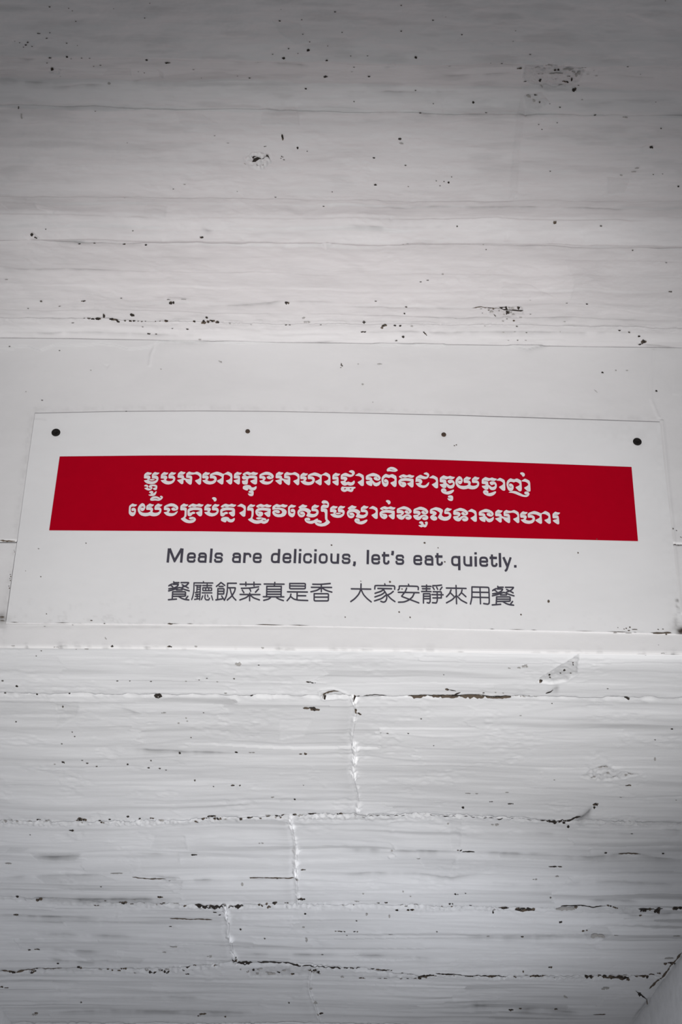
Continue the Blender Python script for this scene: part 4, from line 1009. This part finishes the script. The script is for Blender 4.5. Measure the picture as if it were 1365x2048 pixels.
glyph('ro_sub', 350, 990, S, 2, '143,422 152,295 195,262 245,230 305,255 374,262 345,297 300,323 195,321 195,329 280,338 327,360 325,440 320,582 278,625 320,662 390,692 470,684 535,648 500,655 450,673 400,661 376,630 410,605 480,594 545,613 580,660 560,712 500,757 400,774 300,757 220,712 153,650 235,607 260,572 270,430 240,418')
glyph('kho', 350, 990, S, 2, '360,315 400,275 490,231 550,250 600,262 660,231 720,255 792,262 755,307 720,329 640,319 600,312 560,329 500,326 415,300 460,320 410,344 370,332',
      '343,425 365,380 420,348 520,334 640,339 750,364 748,540 725,575 700,586 655,577 573,490 585,470 685,440 682,425 600,411 500,414 420,438 393,465 430,487 490,455 545,463 557,500 530,519 490,520 450,567 400,587 348,562')
glyph('mark', 350, 990, S, 2, '1010,95 1030,66 1080,58 1130,83 1144,125 1125,167 1085,182 1067,168 1062,145')
glyph('tro_sub', 430, 930, 6.825, 2, '440,624 445,570 490,531 520,545 557,545 530,575 470,576 470,581 515,585 531,600 529,690 510,730 540,750 570,757 620,752 652,733 630,735 600,746 565,736 565,719 600,712 650,719 692,728 706,745 690,758 660,753 652,762 680,766 715,745 735,733 742,750 720,787 680,804 650,801 635,791 590,804 540,801 480,771 448,742 490,725 500,690 502,630 480,622')
glyph('vo', 535, 995, 22.75, 2, '228,562 232,410 320,345 430,288 520,325 600,345 710,292 800,330 935,345 890,410 820,455 740,455 630,418 550,450 450,448 380,425 345,470 480,468 620,468 760,505 850,570 888,650 860,760 780,850 640,892 480,895 350,860 260,780 222,680 250,610 330,570 440,562 530,585 580,640 560,700 500,722 430,705 350,665 325,680 400,735 500,765 600,755 670,710 680,650 640,590 540,550 400,540 300,552')
glyph('so', 570, 990, S, 2, '343,472 365,410 412,376 368,335 400,310 445,280 490,250 545,275 622,290 595,322 560,346 455,344 455,351 560,350 640,370 700,410 720,440 682,500 740,517 800,520 850,497 870,465 840,445 726,440 732,320 775,288 820,256 875,280 947,290 915,327 875,353 770,351 772,361 850,368 905,400 927,455 915,522 870,577 800,607 720,614 640,597 580,570 627,490 560,445 500,436 440,443 393,480 400,517 450,547 522,530 520,523 460,532 415,507 413,475 450,453 500,453 547,490 557,540 520,592 460,614 400,597 358,545')
glyph('nya_ie', 570, 990, S, 2, '983,458 985,325 1010,285 1060,257 1115,265 1167,280 1162,240 1125,229 1040,242 998,200 1030,154 1085,141 1160,163 1207,220 1207,300 1180,347 1130,357 1030,350 1030,361 1110,365 1155,390 1167,430 1162,660 1190,685 1242,742 1200,792 1110,847 1000,862 900,842 840,802 816,757 750,787 670,784 590,752 545,702 538,650 580,621 650,618 697,650 692,690 640,698 585,680 583,688 620,705 700,708 780,695 840,660 885,640 912,655 900,678 960,690 1012,720 1007,757 960,762 860,738 900,767 980,780 1060,767 1110,732 1132,700 1098,665 1095,457')
glyph('to_w', 790, 1000, S, 2, '53,362 58,240 140,205 245,166 350,193 430,243 467,300 450,352 390,382 320,374 268,335 275,300 320,278 360,298 378,342 397,332 370,290 300,260 220,253 110,262 130,269 200,280 247,310 257,350 230,397 180,425 210,442 270,400 330,384 410,393 462,440 462,492 420,532 360,540 310,522 288,490 310,457 350,450 392,462 385,445 340,433 300,448 270,492 230,532 180,540 110,517 58,462 48,400 150,390 192,377 160,362')
glyph('ua_sub', 790, 1000, S, 2, '660,622 680,590 730,578 780,608 787,655 820,677 847,650 818,625 835,595 870,586 905,605 897,672 860,737 820,750 770,730 730,750 680,727 646,695 660,685 715,680 732,660 690,647')
glyph('lo', 780, 930, 6.825, 2, '548,665 550,605 590,588 630,574 690,588 732,615 707,685 740,710 790,705 814,685 800,670 743,668 748,612 785,581 810,592 852,600 830,622 805,633 765,630 765,636 805,640 835,660 844,690 830,732 790,758 740,762 690,746 653,715 690,655 650,625 610,613 570,620 620,633 644,655 632,680 600,702 630,698 652,725 640,752 605,761 570,746 548,715 560,694 597,668')
glyph('nyo_tail', 970, 935, S, 1, '643,685 690,660 780,640 860,648 950,688 1050,745 1120,757 1172,748 1110,737 1078,700 1095,663 1150,653 1200,673 1230,725 1200,777 1150,807 1060,804 940,767 840,722 760,697')
glyph('oar', 950, 1000, S, 2, '558,442 562,320 600,290 640,260 695,280 770,290 745,327 705,359 600,351 602,360 690,365 732,390 740,438 790,460 860,476 928,466 890,452 850,445 793,440 790,320 825,292 865,268 915,290 1000,300 1070,270 1135,295 1212,345 1224,600 1205,625 1185,634 1150,618 1050,528 1060,508 1140,478 1172,445 1155,402 1100,360 1030,344 940,360 838,361 838,371 920,380 964,410 972,600 955,625 930,632 880,607 800,545 795,517 733,490 742,590 725,612 695,617 660,597 566,520 563,500 650,480 692,462 660,446')

def smooth(pts):
    """one corner-cutting pass: rounds the traced corners slightly"""
    out = []
    n = len(pts)
    for i in range(n):
        a, b = pts[i], pts[(i + 1) % n]
        out.append((a[0] * .8 + b[0] * .2, a[1] * .8 + b[1] * .2))
        out.append((a[0] * .2 + b[0] * .8, a[1] * .2 + b[1] * .8))
    return out

kh = Flat()
def put(name, x=None, line=None, dy=0.0):
    polys, x0, x1, ln = GL[name]
    line = line or ln
    dx = 0 if x is None else x - x0
    xc = (x0 + x1) / 2
    bs = (BL1 if ln == 1 else BL2)(xc); bn = (BL1 if line == 1 else BL2)(xc + dx)
    if x is None: bn = bs
    sh = ((849 - xc - dx) - (849 - xc)) / 5200.0
    groups = []
    for hole, pts in polys:
        q = [(p[0] + dx + sh * (bs - p[1]), p[1] + (bn - bs) + dy) for p in pts]
        q = smooth(q)
        if hole: groups[-1][1].append(q)
        else: groups.append([q, []])
    for g in groups: kh.poly(g[0], g[1])

for a in (('mo',), ('ho_sub',), ('uu_sub',), ('bo',), ('oar', 353.3, 1), ('haa',), ('ro', 467.4, 1), ('ko',), ('no_sub',), ('u_sub',), ('ngo',),
          ('oar', 550.1, 1), ('haa', 601.1, 1), ('ro',), ('dtho',), ('aa',), ('no', 731.4, 1), ('po',), ('i_top',), ('to',), ('cho',), ('aa', 859.0, 1),
          ('chngo',), ('ngo_sub',), ('yo', 913.0, 1), ('chngo', 964.3, 1), ('ngo_sub', 966.5, 1), ('aa', 993.6, 1), ('po', 1014.2, 1), ('aa', 1044.0, 1), ('nyo_tail',),
          ('e',), ('yo',), ('oe_top',), ('ngo', 327.2, 2), ('ro_sub',), ('kho',), ('bo', 408.5, 2), ('mark',), ('kho', 440.7, 2), ('no_sub', 442.2, 2), ('aa', 473.2, 2),
          ('tro_sub',), ('to', 510.3, 2), ('vo',), ('e', 577.0, 2), ('so',), ('nya_ie',), ('mo', 661.2, 2), ('so', 694.2, 2), ('ngo_sub', 709.2, 2), ('aa', 738.0, 2),
          ('to', 759.3, 2), ('to_w',), ('to_w', 826.9, 2), ('ua_sub',), ('lo',), ('to_w', 907.0, 2), ('aa', 936.5, 2), ('no',), ('oar',), ('haa', 1042.6, 2), ('ro', 1107.1, 2)):
    put(*a)
put('u_sub', 894.0, 1, 1.4)
put('mark', 1044.9, 1, 0.0)
put('mark', 774.4, 2, 0.0)
kh.build('khmer_lettering', M_WHITE, 0.0011, sign, 'two lines of white Khmer letters on the red band')

# ---- English line
def rpath(pts, r, closed=False, k=5):
    out = []
    n = len(pts)
    for i, p in enumerate(pts):
        if not closed and i in (0, n - 1): out.append(p); continue
        a = pts[i - 1]; b = pts[(i + 1) % n]
        la = math.hypot(a[0] - p[0], a[1] - p[1]); lb = math.hypot(b[0] - p[0], b[1] - p[1])
        q = min(r, la * .5 if (closed or i > 1) else la, lb * .5 if (closed or i < n - 2) else lb)
        s = (p[0] + (a[0] - p[0]) / la * q, p[1] + (a[1] - p[1]) / la * q)
        e = (p[0] + (b[0] - p[0]) / lb * q, p[1] + (b[1] - p[1]) / lb * q)
        for j in range(k + 1):
            t = j / k
            c = 0.12
            out.append(((1 - t) ** 2 * s[0] + 2 * t * (1 - t) * p[0] + t * t * e[0], (1 - t) ** 2 * s[1] + 2 * t * (1 - t) * p[1] + t * t * e[1]))
    return out

A, B, T, O = 2.3, 15.9, 18.3, 2.0
LET = {
    'M': [[(2.5, 0), (2.5, 28.2)], [(3.4, 27.2), (15.9, 2.2), (28.4, 27.2)], [(29.4, 0), (29.4, 28.2)], [(4.2, 28.2), (16.0, 4.0)], [(27.6, 28.2), (15.8, 4.0)]],
    'e': [rpath([(B - .1, 5.2), (B, O), (A, O), (A, T), (B, T), (B, 10.3)], 5.6) + [(A, 10.3)]],
    'a': [rpath([(2.8, 14.4), (2.8, T), (B, T), (B, 0)], 5.5), rpath([(B, 11.7), (A, 11.7), (A, O), (B, O)], 4.6)],
    'l': [[(2.4, 0), (2.4, 28.3)]],
    's': [rpath([(15.4, 14.6), (15.4, T), (2.6, T), (2.6, 10.4), (15.7, 10.1), (15.7, O), (2.3, O), (2.3, 5.9)], 4.8)],
    'r': [[(2.4, 0), (2.4, 20.4)], rpath([(2.4, 12.5), (2.4, T - .3), (13.9, T), (13.9, 12.8)], 6.0)],
    'd': [[(B, 0), (B, 28.3)], rpath([(B, T), (A, T), (A, O), (B, O)], 6.0, True)],
    'i': [[(2.4, 0), (2.4, 20.2)], [(2.4, 24.2), (2.4, 28.5)]],
    'c': [rpath([(15.7, 6.3), (15.7, O), (A, O), (A, T), (15.7, T), (15.7, 13.6)], 6.0)],
    'o': [rpath([(B + .2, T), (A, T), (A, O), (B + .2, O)], 6.2, True)],
    'u': [rpath([(A, 20.2), (A, O), (B - .6, O), (B - .6, 6)], 6.0), [(B - .4, 20.2), (B - .4, 0)]],
    't': [rpath([(4.8, 24.9), (4.8, O), (13.6, O), (13.6, 6.3)], 5.0), [(0, 18.3), (14.8, 18.3)]],
    'q': [[(B + .4, 20.3), (B + .4, -8.0)], rpath([(B + .4, T), (A, T), (A, O), (B + .4, O)], 6.0, True)],
    'y': [[(2.2, 20.2), (9.6, 2.0)], rpath([(16.8, 20.2), (7.6, -5.6), (4.6, -7.2)], 2.0)],
    ',': [[(3.3, 4.9), (3.3, 0)], [(3.6, 1.4), (2.0, -4.2)]],
    "'": [[(4.3, 27.5), (4.3, 23)], [(4.5, 24.5), (3.2, 18.8)]],
    '.': [[(2.6, 0), (2.6, 4.9)]],
}
WORDS = [('M', 333.2), ('e', 373.0), ('a', 395.0), ('l', 418.9), ('s', 427.7), ('a', 463.7), ('r', 486.3), ('e', 505.2), ('d', 541.5), ('e', 564.8), ('l', 587.5), ('i', 597.3),
         ('c', 606.2), ('i', 628.2), ('o', 637.4), ('u', 660.6), ('s', 683.6), (',', 706.4), ('l', 733.6), ('e', 742.8), ('t', 764.0), ("'", 781.5), ('s', 791.2), ('e', 827.1), ('a', 849.5),
         ('t', 871.0), ('q', 903.0), ('u', 927.4), ('i', 950.0), ('e', 959.3), ('t', 980.4), ('l', 998.8), ('y', 1006.0), ('.', 1028.9)]
def BE(x): return np.interp(x, [340, 590, 736, 836, 1001, 1040], [1125.2, 1126.6, 1128.6, 1130.5, 1134.6, 1135.6])
en = Flat()
for ch, x0 in WORDS:
    wd = 31.6 if ch == 'M' else 18
    for st in LET[ch]:
        q = []
        for (a, b) in st:
            x = x0 + a
            q.append((x + (849 - x) / 5340.0 * b, float(BE(x0 + a)) - b))
        wide = 2.08 if len(st) > 4 else 2.42
        if ch == 'M': wide = 2.45 if len(st) == 2 and abs(st[0][0] - st[1][0]) < 1 else 1.9
        if ch in '.,\'': wide = 2.5
        en.stroke(q, wide, cap=False, closed=(ch in 'doq' and len(st) > 4))
en.build('english_lettering', M_INK, 0.0007, sign, 'dark grey sans-serif line of English words')

# ---- Chinese line: single-width strokes
zh = Flat()
def zstrokes(s, ox, oy, sc, r=1.36, kx=1.0, ky=1.0, dx=0, dy=0):
    for rec in s.strip().split(';'):
        v = [float(t) for t in rec.replace(',', ' ').split()]
        if not v: continue
        pts = [(ox + v[i] / sc * kx + dx, oy + v[i + 1] / sc * ky + dy) for i in range(0, len(v), 2)]
        if len(pts) > 2:
            P2 = [pts[0]]
            for i in range(1, len(pts) - 1):
                a, p, b = pts[i - 1], pts[i], pts[i + 1]
                v1 = (p[0] - a[0], p[1] - a[1]); v2 = (b[0] - p[0], b[1] - p[1])
                ca = (v1[0] * v2[0] + v1[1] * v2[1]) / (math.hypot(*v1) * math.hypot(*v2) + 1e-9)
                t = 0.10 if ca < 0.5 else 0.28
                s_ = (p[0] + (a[0] - p[0]) * t, p[1] + (a[1] - p[1]) * t); e_ = (p[0] + (b[0] - p[0]) * t, p[1] + (b[1] - p[1]) * t)
                P2 += [s_, ((s_[0] + e_[0] + 2 * p[0]) / 4, (s_[1] + e_[1] + 2 * p[1]) / 4), e_]
            P2.append(pts[-1]); pts = P2
        zh.stroke(pts, r)

ZCAN = """173 104 174 138;174 118 252 117;152 137 120 150 98 167;165 143 245 143 228 175 180 198 98 213;128 160 158 180;
283 118 402 118 378 150 345 172 300 188;300 150 345 172 395 200;95 243 180 222 262 188 330 220 407 243;212 229 300 229;155 258 352 258 352 322 155 326;158 292 348 292;156 258 150 368;92 377 215 367;
250 330 300 360 350 375 402 380;387 325 360 358"""
zstrokes(ZCAN, 325, 1150, 7.583)
zstrokes("""480 122 766 124;624 103 626 120;481 123 478 250 462 330 445 374;502 160 590 160;528 162 522 268;528 187 572 187;526 220 572 220;498 270 574 256;506 297 562 292;530 297 528 365;498 326 555 326;488 373 556 362;
578 162 574 270 566 380;612 163 748 163;680 143 680 195;614 197 748 197 748 238 614 238 614 197;658 199 658 236;704 199 704 236;603 273 752 273;614 318 592 375;650 302 645 355 662 380 705 380 716 352;685 305 692 335;746 316 765 380""", 325, 1150, 7.583, 1.2)
zstrokes("""820 175 858 145 890 115 948 160;862 176 922 176;843 210 937 210 932 290 843 290;843 250 932 250;843 210 838 375;812 381 905 366;900 320 918 350 942 384;992 127 1124 127;990 127 986 250 968 330 942 382;
1002 196 1110 196 1095 255 1052 325 985 382;1025 200 1048 290 1078 345 1116 382""", 325, 1150, 7.583)
zstrokes("""38 127 318 129;117 100 117 150;228 100 228 150;55 184 180 180 292 163;68 208 90 243;160 184 175 198 183 225;290 193 248 238;38 268 310 270;170 248 168 352;165 274 120 312 35 342;175 275 222 315 303 342;
367 125 640 127;513 103 505 150;402 157 600 157;403 155 400 295;602 155 598 295;410 197 592 197;410 231 592 231;410 265 592 265;355 299 636 301;455 310 430 330 360 348;535 310 570 332 630 351;
716 118 930 118 928 190 716 190 716 118;722 152 925 154;685 232 958 235;818 238 815 340;826 285 935 286;733 262 725 300 680 352;735 300 770 330 830 345 962 350;
1030 128 1140 130 1270 118;1012 170 1288 172;1148 133 1148 230;1145 175 1090 212 1005 232;1155 178 1210 212 1292 235;1050 257 1246 257 1243 355 1050 355 1050 257;1056 304 1240 304""", 475, 1150, 6.825)
zstrokes("""100 212 395 217;248 137 245 225 210 300 150 365 92 405;250 225 285 300 340 360 402 410;456 215 460 162 750 165 760 182 757 220;608 137 613 160;503 207 712 211;595 216 555 250 460 280;610 262 560 300 458 335;628 305 560 360 452 395;
592 230 630 285 641 350 622 402 590 416 548 402;737 250 702 280 655 303;645 300 700 362 762 405;810 230 828 212 828 168 1105 173 1118 190 1115 225;968 144 976 168;812 265 1128 271;940 200 918 255 862 325 900 340 1125 425;1055 278 1030 335 970 385 900 412 815 415""", 690, 1150, 7.583)
zstrokes("""-5 157 123 158;3 190 108 191;-8 227 122 229;60 138 58 226;18 258 110 258 110 365 95 386 68 379;18 258 18 385;22 292 105 292;22 326 105 326;145 148 200 148 265 140;145 168 165 200;198 170 212 198;272 168 245 205;
150 230 262 231 262 315;205 235 208 350 193 384 140 380;132 270 287 272;147 315 262 315;330 180 600 186;463 145 470 395;395 205 375 255 332 300;385 245 430 290;545 205 535 245 502 282;545 250 598 298;458 290 410 340 332 382;475 288 530 345 608 385;
680 165 900 170 912 180 918 385 900 402 840 392;680 165 680 310 660 398;790 170 797 395;685 236 910 240;685 304 912 310""", 845, 1150, 6.825)
zstrokes(ZCAN, 325, 1150, 7.583, 1.36, 1.05, 1.035, 996.4 - 325 - 173 / 7.583 * 1.05, 1172.7 - 1150 - 104 / 7.583 * 1.035 + 0.3)
zh.build('chinese_lettering', M_INK, 0.0008, sign, 'dark grey line of Chinese characters in thin round strokes')

# ---- specks on the board
sp = Flat()
for r in crop("1327 581 4 3", 0, 800, 2) + crop("""336 572 5 4;390 592 3 2;417 648 4 3;197 728 5 4;234 849 4 3;278 870 3 3;722 859 4 3;832 806 5 6;455 183 3 2;463 180 3 2;1025 556 3 2;950 612 3 3;18 869 3 2""", 682, 800, 2) + \
        crop("1020 568 9 7", 570, 990, 13.65) + crop("""870 215 14 8;693 108 12 10;245 97 12 5""", 690, 1150, 7.583) + \
        crop("""655 1330 12 9;605 1345 14 6;640 1375 18 7;575 1355 10 5;720 1360 50 4;490 1335 8 4;640 1408 60 3;450 1405 30 4;1040 1414 100 6;1170 1405 60 12;1040 1360 14 5;1105 1355 14 5;1150 1425 14 10""", 1165, 1060, 6.825) + \
        crop("""165 250 5 6;122 530 8 8;118 575 6 10;107 662 8 8;440 215 10 3;980 152 8 5;465 533 8 5;292 467 5 3;530 957 8 4;1040 1032 16 5;1190 1066 12 4""", 0, 1060, 5.6875):
    n = 8
    sp.poly([(r[0] + r[2] * math.cos(i * 6.2832 / n) * rnd.uniform(.7, 1.1), r[1] + r[3] * math.sin(i * 6.2832 / n) * rnd.uniform(.7, 1.1)) for i in range(n)])
x = 20.0
while x < 1350:
    l = rnd.uniform(6, 46)
    if rnd.random() < (.55 if (x < 360 or x > 880) else .3):
        y0 = float(np.interp(x, *xs_ys(BOT))) - rnd.uniform(.3, 1.2); y1 = float(np.interp(x + l, *xs_ys(BOT))) - rnd.uniform(.3, 1.0)
        w_ = rnd.uniform(.2, .5)
        sp.poly([(x, y0), (x + l / 2, (y0 + y1) / 2 - w_), (x + l, y1), (x + l / 2, (y0 + y1) / 2 + w_)])
    x += l + rnd.uniform(2, 30)
for (x, l, w_) in ((510, 60, .8), (335, 12, 1.6), (1302, 44, 1.2), (1228, 30, .6)):
    y0 = float(np.interp(x, *xs_ys(BOT))) - .5
    sp.poly([(x, y0), (x + l * .3, y0 - w_), (x + l, y0 + .01 * l), (x + l * .6, y0 + w_)])
o = sp.build('specks', M_BROWN, 0.0013, sign, 'tiny brown specks of grime on the board')
o['kind'] = 'stuff'

# ---- screws
def screw(px, py, r, mat, label, deep):
    c = on_sign(px, py, 0.0)
    prof = [(1.0, 0.0), (1.0, 0.0006), (0.93, 0.0013), (0.70, 0.0019), (0.36, 0.0020), (0.30, 0.0006 if deep else 0.0017), (0.0, 0.0003 if deep else 0.0016)]
    R = r * 2.9 / F
    V, Fc = [], []
    k = 24
    for i, (rr, hh) in enumerate(prof):
        for j in range(k):
            a = 2 * math.pi * j / k
            q = rr
            if deep and 0.29 < rr < 0.37: q = rr * (1.0 + 0.25 * math.cos(4 * a))
            V.append((R * q * math.cos(a), -hh, R * q * math.sin(a)))
    for i in range(len(prof) - 1):
        for j in range(k):
            a, b = i * k + j, i * k + (j + 1) % k
            Fc.append((a, b, b + k, a + k))
    me = tri_mesh('screw', V, Fc, mat, True)
    o = link('screw', me, sign, None, label)
    o.location = Vector(c) - Vector(sign.location)
screw(112, 865.3, 9.1, M_SCREW, 'large black countersunk screw at the upper left corner', True)
screw(1275.5, 883.6, 9.0, M_SCREW, 'large black countersunk screw at the upper right corner', True)
screw(495.8, 863, 4.8, M_SCREW2, 'small brown screw left of the middle', False)
screw(888.2, 869.6, 5.0, M_SCREW2, 'small brown screw right of the middle', False)
